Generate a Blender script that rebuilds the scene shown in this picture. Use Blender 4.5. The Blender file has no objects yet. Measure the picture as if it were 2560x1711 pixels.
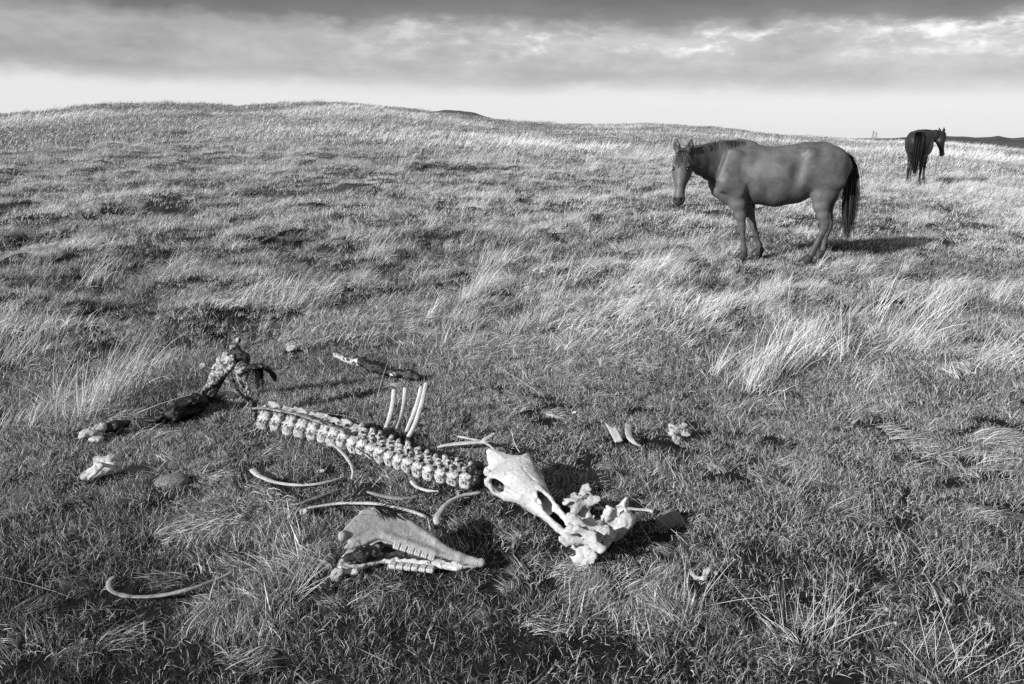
import bpy, math, random
import numpy as np
from mathutils import Vector, Matrix

random.seed(7)
RNG = np.random.default_rng(11)
scene = bpy.context.scene
R = math.radians

# ------------------------------------------------------------------ camera
PITCH = R(14.4)
CAMZ = 1.50
FPX = 28.0 / 36.0 * 2560.0          # focal length in pixels of the 2560 px wide photograph
cam_d = bpy.data.cameras.new('camera')
cam = bpy.data.objects.new('camera', cam_d)
scene.collection.objects.link(cam)
cam_d.sensor_width = 36.0
cam_d.lens = 28.0
cam_d.clip_start = 0.05
cam_d.clip_end = 20000
cam.location = (0, 0, CAMZ)
cam.rotation_euler = (math.pi / 2 - PITCH, 0, 0)
scene.camera = cam

# ------------------------------------------------------------------ sun and sky
SUN_EL = R(23)
SUN_DIR = Vector((-0.80, -0.60, 0)).normalized()          # horizontal direction towards the sun
sun_d = bpy.data.lights.new('sun', 'SUN')
sun_d.energy = 5.0
sun_d.angle = R(0.6)
sun_d.color = (1, 1, 1)                                   # black and white photograph
sun = bpy.data.objects.new('sun', sun_d)
scene.collection.objects.link(sun)
to_sun = Vector((SUN_DIR.x * math.cos(SUN_EL), SUN_DIR.y * math.cos(SUN_EL), math.sin(SUN_EL)))
sun.rotation_euler = to_sun.to_track_quat('Z', 'Y').to_euler()

world = bpy.data.worlds.new('World')
scene.world = world
world.use_nodes = True


def build_sky():
    nt = world.node_tree
    N, L = nt.nodes, nt.links
    N.clear()
    out = N.new('ShaderNodeOutputWorld')
    bg = N.new('ShaderNodeBackground')
    bg.inputs['Strength'].default_value = 0.1
    L.new(bg.outputs[0], out.inputs[0])
    sky = N.new('ShaderNodeTexSky')
    sky.sky_type = 'NISHITA'
    sky.sun_disc = False
    sky.sun_elevation = SUN_EL
    sky.sun_rotation = math.atan2(SUN_DIR.x, SUN_DIR.y)
    bw = N.new('ShaderNodeRGBToBW')
    L.new(sky.outputs[0], bw.inputs[0])

    def m(op, a, b=None, c=None):
        n = N.new('ShaderNodeMath')
        n.operation = op
        for i, v in enumerate((a, b, c)):
            if v is None:
                continue
            if isinstance(v, (int, float)):
                n.inputs[i].default_value = v
            else:
                L.new(v, n.inputs[i])
        return n.outputs[0]
    tc = N.new('ShaderNodeTexCoord')
    sep = N.new('ShaderNodeSeparateXYZ')
    L.new(tc.outputs['Generated'], sep.inputs[0])
    el = m('MULTIPLY', m('ARCSINE', m('MINIMUM', m('MAXIMUM', sep.outputs[2], -1.0), 1.0)), 57.29578)

    def noise(scale, sx, sz, detail, rough, off):
        mp = N.new('ShaderNodeMapping')
        mp.inputs['Scale'].default_value = (sx, sx, sz)
        mp.inputs['Location'].default_value = off
        L.new(tc.outputs['Generated'], mp.inputs[0])
        n = N.new('ShaderNodeTexNoise')
        n.inputs['Scale'].default_value = scale
        n.inputs['Detail'].default_value = detail
        n.inputs['Roughness'].default_value = rough
        L.new(mp.outputs[0], n.inputs['Vector'])
        return n.outputs['Fac']
    big = noise(2.2, 1.0, 5.0, 3, 0.5, (3.1, 0.7, 1.9))
    mid = noise(8.0, 1.0, 2.6, 8, 0.60, (0.4, 2.2, 5.0))
    fine = noise(30.0, 1.0, 2.2, 8, 0.62, (7.7, 1.2, 0.3))
    # distance up the sky in degrees, ruffled by the cloud shapes
    amp = N.new('ShaderNodeMapRange')
    amp.inputs['From Min'].default_value = 2.5
    amp.inputs['From Max'].default_value = 6.5
    amp.inputs['To Min'].default_value = 0.48
    L.new(el, amp.inputs['Value'])
    w = m('ADD', el, m('MULTIPLY', m('MULTIPLY', m('SUBTRACT', big, 0.5), 2.6), amp.outputs[0]))
    w = m('ADD', w, m('MULTIPLY', m('MULTIPLY', m('SUBTRACT', mid, 0.5), 3.4), amp.outputs[0]))
    w = m('ADD', w, m('MULTIPLY', m('MULTIPLY', m('SUBTRACT', fine, 0.5), 1.9), amp.outputs[0]))
    # the cloud banks get a little lower and darker towards the east (right)
    w = m('ADD', w, m('MULTIPLY', sep.outputs[0], 0.9))
    ramp = N.new('ShaderNodeValToRGB')
    cr = ramp.color_ramp
    pts = [(0.0, .68), (2.6, .66), (3.3, .54), (4.2, .43), (5.4, .44), (6.6, .46), (7.2, .34), (7.9, .21), (9.2, .145), (12, .16), (16, .22), (20, .22)]
    while len(cr.elements) < len(pts):
        cr.elements.new(0.5)
    for e, (p, v) in zip(cr.elements, pts):
        e.position = p / 20.0
        e.color = (v, v, v, 1)
    L.new(m('DIVIDE', m('MAXIMUM', w, 0.0), 20.0), ramp.inputs[0])
    rb = N.new('ShaderNodeRGBToBW')
    L.new(ramp.outputs[0], rb.inputs[0])
    # soft brightness mottling inside the cloud, and torn bright gaps between its two banks
    lay = noise(5.0, 1.0, 5.5, 6, 0.6, (1.7, 6.2, 3.3))
    mott = m('MULTIPLY', m('ADD', 0.52, m('MULTIPLY', m('ADD', m('MULTIPLY', mid, .6), m('MULTIPLY', fine, .4)), 0.96)), m('ADD', 0.66, m('MULTIPLY', lay, 0.68)))
    gap = noise(7.5, 1.0, 2.8, 9, 0.64, (2.4, 5.1, 8.8))

    def mrange(v, a, b):
        n = N.new('ShaderNodeMapRange')
        n.interpolation_type = 'SMOOTHSTEP'
        n.inputs['From Min'].default_value = a
        n.inputs['From Max'].default_value = b
        L.new(v, n.inputs['Value'])
        return n.outputs[0]
    win = m('MULTIPLY', mrange(w, 5.2, 6.5), m('SUBTRACT', 1.0, mrange(w, 6.7, 7.5)))
    # the gaps open towards the east, the western half is a closed grey bank
    east = mrange(sep.outputs[0], -.30, .12)
    glow = m('MULTIPLY', m('MULTIPLY', m('MULTIPLY', win, mrange(gap, .47, .60)), 0.40), east)
    mott = m('MULTIPLY', mott, m('ADD', .80, m('MULTIPLY', mrange(sep.outputs[0], -.6, .1), .22)))
    cloud = m('MULTIPLY', m('ADD', m('MULTIPLY', rb.outputs[0], mott), glow), 9.0)
    cover = N.new('ShaderNodeMapRange')
    cover.inputs['From Min'].default_value = 2.3
    cover.inputs['From Max'].default_value = 3.9
    cover.interpolation_type = 'SMOOTHSTEP'
    L.new(w, cover.inputs['Value'])
    clear = m('ADD', m('MULTIPLY', bw.outputs[0], 0.16), 5.3)  # thin bright haze under the cloud base
    mixn = N.new('ShaderNodeMix')
    mixn.data_type = 'FLOAT'
    L.new(cover.outputs[0], mixn.inputs['Factor'])
    L.new(clear, mixn.inputs['A'])
    L.new(cloud, mixn.inputs['B'])
    comb = N.new('ShaderNodeCombineColor')
    for i in range(3):
        L.new(mixn.outputs[0], comb.inputs[i])
    L.new(comb.outputs[0], bg.inputs['Color'])


build_sky()
scene.view_settings.view_transform = 'Standard'
scene.view_settings.look = 'None'
scene.view_settings.exposure = 0.45
scene.view_settings.gamma = 1.0
scene.view_settings.use_curve_mapping = False
scene.render.engine = 'CYCLES'
scene.cycles.use_denoising = False
scene.cycles.max_bounces = 5
scene.cycles.diffuse_bounces = 3
scene.cycles.transmission_bounces = 3
scene.cycles.transparent_max_bounces = 4
scene.render.film_transparent = False

C = scene.collection

# ------------------------------------------------------------------ numeric noise


def _hash(ix, iy, iz, seed):
    n = (ix.astype(np.int64) * 374761393 + iy.astype(np.int64) * 668265263 + iz.astype(np.int64) * 2147483647 + seed * 974711) & 0xFFFFFFFF
    n = ((n ^ (n >> 13)) * 1274126177) & 0xFFFFFFFF
    n = (n ^ (n >> 16)) & 0xFFFFFF
    return n / float(0xFFFFFF)


def vnoise2(x, y, seed=0):
    x = np.asarray(x, float); y = np.asarray(y, float)
    ix, iy = np.floor(x), np.floor(y)
    fx, fy = x - ix, y - iy
    fx = fx * fx * (3 - 2 * fx); fy = fy * fy * (3 - 2 * fy)
    z = np.zeros_like(ix)
    a = _hash(ix, iy, z, seed); b = _hash(ix + 1, iy, z, seed)
    c = _hash(ix, iy + 1, z, seed); d = _hash(ix + 1, iy + 1, z, seed)
    return (a * (1 - fx) + b * fx) * (1 - fy) + (c * (1 - fx) + d * fx) * fy


def fbm2(x, y, seed=0, octaves=4):
    s, a, t = 0.0, 0.5, 0.0
    for o in range(octaves):
        s = s + a * vnoise2(x * 2 ** o + 13.7 * o, y * 2 ** o - 7.3 * o, seed + o)
        t += a
        a *= 0.5
    return s / t


def vnoise3(x, y, z, seed=0):
    x, y, z = np.broadcast_arrays(x, y, z)
    ix, iy, iz = np.floor(x), np.floor(y), np.floor(z)
    fx, fy, fz = x - ix, y - iy, z - iz
    fx = fx * fx * (3 - 2 * fx); fy = fy * fy * (3 - 2 * fy); fz = fz * fz * (3 - 2 * fz)
    r = 0.0
    for dx in (0, 1):
        for dy in (0, 1):
            for dz in (0, 1):
                wgt = (fx if dx else 1 - fx) * (fy if dy else 1 - fy) * (fz if dz else 1 - fz)
                r = r + wgt * _hash(ix + dx, iy + dy, iz + dz, seed)
    return r


def sstep(a, b, x):
    t = np.clip((np.asarray(x, float) - a) / (b - a), 0, 1)
    return t * t * (3 - 2 * t)


# ------------------------------------------------------------------ photograph pixel -> ray
FWD = np.array([0, math.cos(PITCH), -math.sin(PITCH)])
UPV = np.array([0, math.sin(PITCH), math.cos(PITCH)])
RGT = np.array([1.0, 0, 0])


def ray(u, v):
    d = FWD + (u - 1280.0) / FPX * RGT - (v - 855.5) / FPX * UPV
    return d / np.linalg.norm(d)


def az_el(u, v):
    d = ray(u, v)
    return math.atan2(d[0], d[1]), math.asin(d[2])


# ------------------------------------------------------------------ lie of the land
_ridge_px = [(-900, 330), (-400, 300), (0, 288), (120, 282), (190, 271), (260, 264), (400, 262), (500, 266), (600, 272), (680, 269), (760, 261), (840, 258), (920, 266), (990, 274),
             (1100, 282), (1220, 295), (1400, 310), (1560, 314), (1650, 310), (1760, 315), (1900, 330), (2040, 341),
             (2110, 350), (2180, 354), (2300, 356), (2380, 361), (2470, 371), (2560, 384), (2900, 395), (3600, 400)]
_ra = np.array([az_el(*p)[0] for p in _ridge_px])
_rt = np.array([math.tan(az_el(*p)[1]) for p in _ridge_px])
_far_px = [(-900, 340), (900, 300), (1060, 281), (1110, 276), (1150, 277), (1180, 281), (1207, 290), (1260, 305), (1400, 348), (2000, 351), (2100, 345), (2180, 351), (2215, 350), (2250, 344),
           (2300, 342), (2360, 341), (2410, 342), (2440, 344), (2475, 343), (2495, 340), (2510, 343), (2530, 346), (2560, 344), (2700, 342), (3600, 348)]
_fa = np.array([az_el(*p)[0] for p in _far_px])
_ft = np.array([math.tan(az_el(*p)[1]) for p in _far_px])


def hummock(x, y):
    return fbm2(x * 1.5, y * 1.2, 3, 2)


def ground_z(x, y, micro=True):
    x = np.asarray(x, float); y = np.asarray(y, float)
    r = np.hypot(x, y)
    az = np.arctan2(x, y)
    aa = np.clip(az, _ra[0], _ra[-1])
    Rr = 74.0 + 7.0 * np.sin(az * 5.0 + 0.6) + 4.0 * np.sin(az * 13.0)
    H = CAMZ + Rr * np.interp(aa, _ra, _rt) - 0.10
    back = sstep(1.0, 1.9, np.abs(az))
    H = H * (1 - back) + 0.4 * back
    t = np.maximum(r - 5.0, 0) / (Rr - 5.0)
    up = H * t ** 1.18
    dn = H - (t - 1.0) * Rr * 0.055
    k = 0.35
    h = np.clip(0.5 + 0.5 * (dn - up) / k, 0, 1)
    z = dn * (1 - h) + up * h - k * h * (1 - h) + 0.25 * k * np.exp(-((t - 1) / 0.06) ** 2)
    z = np.where(t > 1.02, np.maximum(z, -4.0), z)
    if micro:
        left = 1 - sstep(-0.5, 5.0, x - 0.15 * y)
        amp = (0.026 + 0.075 * sstep(4.0, 8.0, r) + 0.10 * sstep(5.0, 8.0, r) * left) * (1 - sstep(60, 120, r) * 0.5)
        n = hummock(x, y) - 0.5
        n2 = fbm2(x * 0.35, y * 0.35, 9, 2) - 0.5
        # trodden level where the two horses stand
        amp = amp * (1 - .85 * np.exp(-((x - 3.2) ** 2 + (y - 9.6) ** 2) / 1.9)) * (1 - .85 * np.exp(-((x - 10.9) ** 2 + (y - 22.0) ** 2) / 3.0))
        z = z + amp * 2.0 * n + 0.16 * sstep(6, 14, r) * n2 + 0.5 * sstep(25, 60, r) * (fbm2(x * 0.09, y * 0.07, 21, 2) - 0.5)
    return z


_ts = np.concatenate([np.arange(1.2, 14, 0.01), np.arange(14, 130, 0.05)])


def at(u, v, h=0.0):
    """Point seen at photograph pixel (u, v) lying h metres above the ground."""
    d = ray(u, v)
    p = np.array([0, 0, CAMZ])[None] + _ts[:, None] * d[None]
    g = p[:, 2] - ground_z(p[:, 0], p[:, 1]) - h
    i = np.argmax(g < 0)
    if not (g < 0).any():
        i = len(_ts) - 1
    a, b = g[i - 1], g[i]
    tt = _ts[i - 1] + (_ts[i] - _ts[i - 1]) * (a / (a - b) if a != b else 0)
    return np.array([0, 0, CAMZ]) + tt * d


def on_plane_y(u, v, Y):
    d = ray(u, v)
    return np.array([0, 0, CAMZ]) + d * (Y / d[1])


# ------------------------------------------------------------------ mesh helpers

def link(o, parent=None):
    C.objects.link(o)
    if parent is not None:
        o.parent = parent
    return o


def mesh_np(name, V, faces, mat=None, smooth=True, attrs=None):
    me = bpy.data.meshes.new(name)
    V = np.asarray(V, float)
    if isinstance(faces, np.ndarray):
        faces = [faces]
    tot = sum(len(f) for f in faces)
    loops = np.concatenate([f.reshape(-1) for f in faces]) if tot else np.zeros(0, int)
    lt = np.concatenate([np.full(len(f), f.shape[1]) for f in faces]) if tot else np.zeros(0, int)
    ls = np.concatenate([[0], np.cumsum(lt)[:-1]]) if tot else np.zeros(0, int)
    me.vertices.add(len(V))
    me.vertices.foreach_set('co', V.astype(np.float32).reshape(-1))
    me.loops.add(len(loops))
    me.loops.foreach_set('vertex_index', loops.astype(np.int32))
    me.polygons.add(tot)
    me.polygons.foreach_set('loop_start', ls.astype(np.int32))
    me.polygons.foreach_set('loop_total', lt.astype(np.int32))
    if tot:
        me.polygons.foreach_set('use_smooth', np.full(tot, smooth, bool))
    if attrs:
        for k, a in attrs.items():
            at_ = me.attributes.new(k, 'FLOAT', 'POINT')
            at_.data.foreach_set('value', np.asarray(a, np.float32))
    me.update(calc_edges=True)
    me.validate()
    if mat is not None:
        me.materials.append(mat)
    return me


def obj(name, me, parent=None, loc=None):
    o = bpy.data.objects.new(name, me)
    link(o, parent)
    if loc is not None:
        o.location = tuple(loc)
    return o


def empty(name, loc=(0, 0, 0), rz=0.0):
    o = bpy.data.objects.new(name, None)
    link(o)
    o.location = tuple(loc)
    o.rotation_euler = (0, 0, rz)
    return o


def tag(o, label=None, cat=None, group=None, kind=None):
    if label:
        o['label'] = label
    if cat:
        o['category'] = cat
    if group:
        o['group'] = group
    if kind:
        o['kind'] = kind
    return o


def catmull(P, n):
    P = np.asarray(P, float)
    m = len(P)
    t = np.linspace(0, m - 1, n)
    i = np.minimum(t.astype(int), m - 2)
    f = (t - i)[:, None]
    p0 = P[np.maximum(i - 1, 0)]; p1 = P[i]; p2 = P[i + 1]; p3 = P[np.minimum(i + 2, m - 1)]
    return 0.5 * ((2 * p1) + (-p0 + p2) * f + (2 * p0 - 5 * p1 + 4 * p2 - p3) * f ** 2 + (-p0 + 3 * p1 - 3 * p2 + p3) * f ** 3)


def sweep(P, a, b, up=(0, 0, 1), n=28, k=10, rough=0.0, seed=0):
    """Tube along control points P with half-widths a (across up) and b (along up). Returns V, faces."""
    Q = catmull(P, n)
    m = len(P)
    ra = np.interp(np.linspace(0, m - 1, n), np.arange(m), np.broadcast_to(a, m))
    rb = np.interp(np.linspace(0, m - 1, n), np.arange(m), np.broadcast_to(b, m))
    T = np.gradient(Q, axis=0)
    T /= np.linalg.norm(T, axis=1)[:, None] + 1e-9
    U = np.broadcast_to(np.asarray(up, float), (n, 3))
    S = np.cross(T, U); S /= np.linalg.norm(S, axis=1)[:, None] + 1e-9
    W = np.cross(S, T)
    an = np.linspace(0, 2 * np.pi, k, endpoint=False)
    V = Q[:, None] + S[:, None] * (ra[:, None] * np.cos(an))[..., None] + W[:, None] * (rb[:, None] * np.sin(an))[..., None]
    if rough:
        g = vnoise3(V[..., 0] * 90, V[..., 1] * 90, V[..., 2] * 90, seed) - 0.5
        g2 = vnoise3(V[..., 0] * 25, V[..., 1] * 25, V[..., 2] * 25, seed + 5) - 0.5
        V = V + (V - Q[:, None]) / (np.linalg.norm(V - Q[:, None], axis=2)[..., None] + 1e-9) * ((g + 1.4 * g2) * rough)[..., None]
    V = V.reshape(-1, 3)
    i = np.arange(n - 1)[:, None]; j = np.arange(k)[None]
    F = np.stack([i * k + j, i * k + (j + 1) % k, (i + 1) * k + (j + 1) % k, (i + 1) * k + j], -1).reshape(-1, 4)
    c0, c1 = len(V), len(V) + 1
    e0 = Q[0] - T[0] * min(ra[0], rb[0]) * 0.5
    e1 = Q[-1] + T[-1] * min(ra[-1], rb[-1]) * 0.5
    V = np.vstack([V, e0, e1])
    jj = np.arange(k)
    F3 = np.vstack([np.stack([np.full(k, c0), (jj + 1) % k, jj], 1), np.stack([np.full(k, c1), (n - 1) * k + jj, (n - 1) * k + (jj + 1) % k], 1)])
    return V, [F, F3]


# ------------------------------------------------------------------ signed distance sculpting

class Sculpt:
    def __init__(self):
        self.ops = []
        self.lo = np.full(3, 1e9); self.hi = np.full(3, -1e9)

    def seg(self, A, B, ha, wa, hb, wb, up=(0, 0, 1), k=0.03, sub=False, cap=1.0):
        A = np.asarray(A, float); B = np.asarray(B, float)
        if np.linalg.norm(B - A) < 1e-5:
            B = A + np.array([1e-4, 0, 0])
        self.ops.append(('seg', A, B, ha, wa, hb, wb, np.asarray(up, float), k, sub, cap))
        if not sub:
            m = max(ha, wa, hb, wb)
            self.lo = np.minimum(self.lo, np.minimum(A, B) - m); self.hi = np.maximum(self.hi, np.maximum(A, B) + m)
        return self

    def chain(self, st, up=(0, 0, 1), k=0.03, sub=False):
        for s, e in zip(st[:-1], st[1:]):
            self.seg(s[0], e[0], s[1], s[2], e[1], e[2], up, k, sub)
        return self

    def ell(self, c, r, k=0.03, sub=False, rot=None):
        c = np.asarray(c, float); r = np.asarray(r, float)
        self.ops.append(('ell', c, r, k, sub, rot))
        if not sub:
            self.lo = np.minimum(self.lo, c - r.max()); self.hi = np.maximum(self.hi, c + r.max())
        return self

    def poly(self, pts, thick, frame, k=0.01, sub=False, rnd=0.006):
        """Extruded outline: pts in the (s, o) plane of frame = (origin, S, O, W)."""
        pts = np.asarray(pts, float)
        self.ops.append(('poly', pts, thick, frame, k, sub, rnd))
        O, S_, O_, W_ = frame
        q = O + pts[:, :1] * S_ + pts[:, 1:] * O_
        self.lo = np.minimum(self.lo, q.min(0) - thick - 0.01); self.hi = np.maximum(self.hi, q.max(0) + thick + 0.01)
        return self

    def mesh(self, h, rough=0.0, rscale=40.0, seed=0, pad=None):
        lo = self.lo - 3 * h; hi = self.hi + 3 * h
        nx = np.ceil((hi - lo) / h).astype(int) + 1
        ax = [lo[i] + h * np.arange(nx[i]) for i in range(3)]
        D = np.full(tuple(nx), 1.0)
        for op in self.ops:
            if op[0] == 'seg':
                _, A, B, ha, wa, hb, wb, up, k, sub, cap = op
                m = max(ha, wa, hb, wb)
                blo, bhi = np.minimum(A, B) - m, np.maximum(A, B) + m
            elif op[0] == 'ell':
                _, c, r, k, sub, rot = op
                blo, bhi = c - r.max(), c + r.max()
            else:
                _, pts, thick, frame, k, sub, rnd = op
                q = frame[0] + pts[:, :1] * frame[1] + pts[:, 1:] * frame[2]
                blo, bhi = q.min(0) - thick, q.max(0) + thick
            pad_ = k + 3 * h
            s0 = np.clip(np.floor((blo - pad_ - lo) / h).astype(int), 0, nx - 1)
            s1 = np.clip(np.ceil((bhi + pad_ - lo) / h).astype(int) + 1, 1, nx)
            if (s1 <= s0).any():
                continue
            sl = tuple(slice(s0[i], s1[i]) for i in range(3))
            X = ax[0][sl[0]][:, None, None]; Y = ax[1][sl[1]][None, :, None]; Z = ax[2][sl[2]][None, None, :]
            if op[0] == 'seg':
                AB = B - A; L2 = AB @ AB; L = math.sqrt(L2); T = AB / L
                dx, dy, dz = X - A[0], Y - A[1], Z - A[2]
                t = np.clip((dx * AB[0] + dy * AB[1] + dz * AB[2]) / L2, 0, 1)
                ex, ey, ez = dx - t * AB[0], dy - t * AB[1], dz - t * AB[2]
                U = up - T * (up @ T)
                nu = np.linalg.norm(U)
                U = U / nu if nu > 1e-6 else np.array([1.0, 0, 0])
                W = np.cross(T, U)
                hh = ha + (hb - ha) * t; ww = wa + (wb - wa) * t
                cc = np.minimum(hh, ww) * cap
                a = (ex * U[0] + ey * U[1] + ez * U[2]); b = (ex * W[0] + ey * W[1] + ez * W[2]); c_ = (ex * T[0] + ey * T[1] + ez * T[2])
                k0 = np.sqrt((a / hh) ** 2 + (b / ww) ** 2 + (c_ / cc) ** 2)
                k1 = np.sqrt((a / hh ** 2) ** 2 + (b / ww ** 2) ** 2 + (c_ / cc ** 2) ** 2)
                d = np.where(k1 > 1e-9, k0 * (k0 - 1) / np.maximum(k1, 1e-9), -np.minimum(hh, ww))
            elif op[0] == 'ell':
                dx, dy, dz = np.broadcast_arrays(X - c[0], Y - c[1], Z - c[2])
                if rot is not None:
                    Rm = np.asarray(rot)
                    dx, dy, dz = (Rm[0, 0] * dx + Rm[1, 0] * dy + Rm[2, 0] * dz, Rm[0, 1] * dx + Rm[1, 1] * dy + Rm[2, 1] * dz,
                                  Rm[0, 2] * dx + Rm[1, 2] * dy + Rm[2, 2] * dz)
                k0 = np.sqrt((dx / r[0]) ** 2 + (dy / r[1]) ** 2 + (dz / r[2]) ** 2)
                k1 = np.sqrt((dx / r[0] ** 2) ** 2 + (dy / r[1] ** 2) ** 2 + (dz / r[2] ** 2) ** 2)
                d = np.where(k1 > 1e-9, k0 * (k0 - 1) / np.maximum(k1, 1e-9), -r.min())
            else:
                O, S_, O_, W_ = frame
                dx, dy, dz = X - O[0], Y - O[1], Z - O[2]
                ps = dx * S_[0] + dy * S_[1] + dz * S_[2]
                po = dx * O_[0] + dy * O_[1] + dz * O_[2]
                pw = dx * W_[0] + dy * W_[1] + dz * W_[2]
                d2 = np.full(ps.shape, 1e9); inside = np.zeros(ps.shape, bool)
                n_ = len(pts)
                for i in range(n_):
                    a0, a1 = pts[i], pts[(i + 1) % n_]
                    e = a1 - a0
                    qx, qy = ps - a0[0], po - a0[1]
                    tt = np.clip((qx * e[0] + qy * e[1]) / (e @ e), 0, 1)
                    d2 = np.minimum(d2, (qx - tt * e[0]) ** 2 + (qy - tt * e[1]) ** 2)
                    cond = (a0[1] > po) != (a1[1] > po)
                    with np.errstate(divide='ignore', invalid='ignore'):
                        xi = a0[0] + (po - a0[1]) * (e[0] / e[1] if abs(e[1]) > 1e-12 else 0)
                    inside ^= cond & (ps < xi)
                d2 = np.where(inside, -np.sqrt(d2), np.sqrt(d2))
                a_ = d2 + rnd; b_ = np.abs(pw) - thick + rnd
                # thinner in the middle of the sheet than along its edges would be pinched
                d = np.minimum(np.maximum(a_, b_), 0) + np.sqrt(np.maximum(a_, 0) ** 2 + np.maximum(b_, 0) ** 2) - rnd
            cur = D[sl]
            if sub:
                nd = -d
                hq = np.maximum(k - np.abs(cur - nd), 0) / k
                D[sl] = np.maximum(cur, nd) + hq * hq * k * 0.25
            else:
                hq = np.maximum(k - np.abs(cur - d), 0) / k
                D[sl] = np.minimum(cur, d) - hq * hq * k * 0.25
        if rough:
            band = np.abs(D) < (rough * 3 + 2 * h)
            ii = np.nonzero(band)
            px, py, pz = ax[0][ii[0]], ax[1][ii[1]], ax[2][ii[2]]
            g = (vnoise3(px * rscale, py * rscale, pz * rscale, seed) - 0.5) + 0.5 * (vnoise3(px * rscale * 2.3, py * rscale * 2.3, pz * rscale * 2.3, seed + 3) - 0.5)
            D[ii] += g * 2 * rough
        return surface_nets(D, lo, h)


def surface_nets(D, lo, h):
    D = D.astype(np.float32)
    nx, ny, nz = D.shape
    S = D < 0
    c = np.zeros((nx - 1, ny - 1, nz - 1), np.int8)
    for dx in (0, 1):
        for dy in (0, 1):
            for dz in (0, 1):
                c += S[dx:nx - 1 + dx, dy:ny - 1 + dy, dz:nz - 1 + dz]
    act = (c > 0) & (c < 8)
    I, J, K = np.nonzero(act)
    idx = np.full(act.shape, -1, np.int64)
    idx[I, J, K] = np.arange(len(I))
    acc = np.zeros((len(I), 3)); cnt = np.zeros(len(I))
    cor = [(0, 0, 0), (1, 0, 0), (0, 1, 0), (1, 1, 0), (0, 0, 1), (1, 0, 1), (0, 1, 1), (1, 1, 1)]
    val = [D[I + a, J + b, K + g] for a, b, g in cor]
    for p in range(8):
        for q in range(p + 1, 8):
            cp, cq = np.array(cor[p]), np.array(cor[q])
            if np.abs(cp - cq).sum() != 1:
                continue
            a, b = val[p], val[q]
            m = (a < 0) != (b < 0)
            t = np.where(m, a / np.where(m, a - b, 1), 0)
            acc += np.where(m[:, None], cp + t[:, None] * (cq - cp), 0)
            cnt += m
    V = (np.stack([I, J, K], 1) + acc / cnt[:, None]) * h + lo
    F = []
    for axis in range(3):
        o1, o2 = [(1, 2), (2, 0), (0, 1)][axis]
        sl0 = [slice(None)] * 3; sl1 = [slice(None)] * 3
        sl0[axis] = slice(0, -1); sl1[axis] = slice(1, None)
        a, b = S[tuple(sl0)], S[tuple(sl1)]
        e = a != b
        ii = np.array(np.nonzero(e))
        ok = (ii[o1] > 0) & (ii[o2] > 0)
        for ax_ in (o1, o2):
            ok &= ii[ax_] < act.shape[ax_]
        ok &= ii[axis] < act.shape[axis]
        ii = ii[:, ok]
        flip = a[tuple(ii)]

        def cell(d1, d2):
            q = ii.copy()
            q[o1] -= d1; q[o2] -= d2
            return idx[tuple(q)]
        v0, v1, v2, v3 = cell(1, 1), cell(0, 1), cell(0, 0), cell(1, 0)
        quad = np.where(flip[:, None], np.stack([v0, v1, v2, v3], 1), np.stack([v3, v2, v1, v0], 1))
        F.append(quad)
    F = np.vstack(F)
    F = F[(F >= 0).all(1)]
    return V, F


# ------------------------------------------------------------------ materials (all grey: the photograph is black and white)

def new_mat(name):
    m = bpy.data.materials.new(name)
    m.use_nodes = True
    nt = m.node_tree
    nt.nodes.clear()
    out = nt.nodes.new('ShaderNodeOutputMaterial')
    return m, nt, out


def grey(v):
    return (v, v, v, 1.0)


def ramp_node(nt, src, pts, interp='LINEAR'):
    n = nt.nodes.new('ShaderNodeValToRGB')
    n.color_ramp.interpolation = interp
    while len(n.color_ramp.elements) < len(pts):
        n.color_ramp.elements.new(0.5)
    for e, (p, v) in zip(n.color_ramp.elements, pts):
        e.position = p
        e.color = grey(v)
    nt.links.new(src, n.inputs[0])
    return n.outputs[0]


def noise_node(nt, scale, detail=4, rough=0.55, stretch=None, coord='Object', dist=0.0):
    tc = nt.nodes.new('ShaderNodeTexCoord')
    v = tc.outputs[coord]
    if stretch:
        mp = nt.nodes.new('ShaderNodeMapping')
        mp.inputs['Scale'].default_value = stretch
        nt.links.new(v, mp.inputs[0])
        v = mp.outputs[0]
    n = nt.nodes.new('ShaderNodeTexNoise')
    n.inputs['Scale'].default_value = scale
    n.inputs['Detail'].default_value = detail
    n.inputs['Roughness'].default_value = rough
    n.inputs['Distortion'].default_value = dist
    nt.links.new(v, n.inputs['Vector'])
    return n.outputs['Fac']


def mix_rgb(nt, mode, fac, a, b):
    n = nt.nodes.new('ShaderNodeMix')
    n.data_type = 'RGBA'
    n.blend_type = mode
    for i, v in ((0, fac), (6, a), (7, b)):
        if isinstance(v, (int, float)):
            n.inputs[i].default_value = v if i == 0 else grey(v)
        else:
            nt.links.new(v, n.inputs[i])
    return n.outputs[2]


def bump(nt, h, strength, dist):
    b = nt.nodes.new('ShaderNodeBump')
    b.inputs['Strength'].default_value = strength
    b.inputs['Distance'].default_value = dist
    nt.links.new(h, b.inputs['Height'])
    return b.outputs[0]


def principled(nt, out, col, rough=0.7, normal=None, spec=0.3, sheen=0.0):
    p = nt.nodes.new('ShaderNodeBsdfPrincipled')
    if isinstance(col, (int, float)):
        p.inputs['Base Color'].default_value = grey(col)
    else:
        nt.links.new(col, p.inputs['Base Color'])
    p.inputs['Roughness'].default_value = rough
    p.inputs['Specular IOR Level'].default_value = spec
    if sheen:
        p.inputs['Sheen Weight'].default_value = sheen
        p.inputs['Sheen Roughness'].default_value = 0.4
    if normal is not None:
        nt.links.new(normal, p.inputs['Normal'])
    nt.links.new(p.outputs[0], out.inputs[0])
    return p


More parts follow.
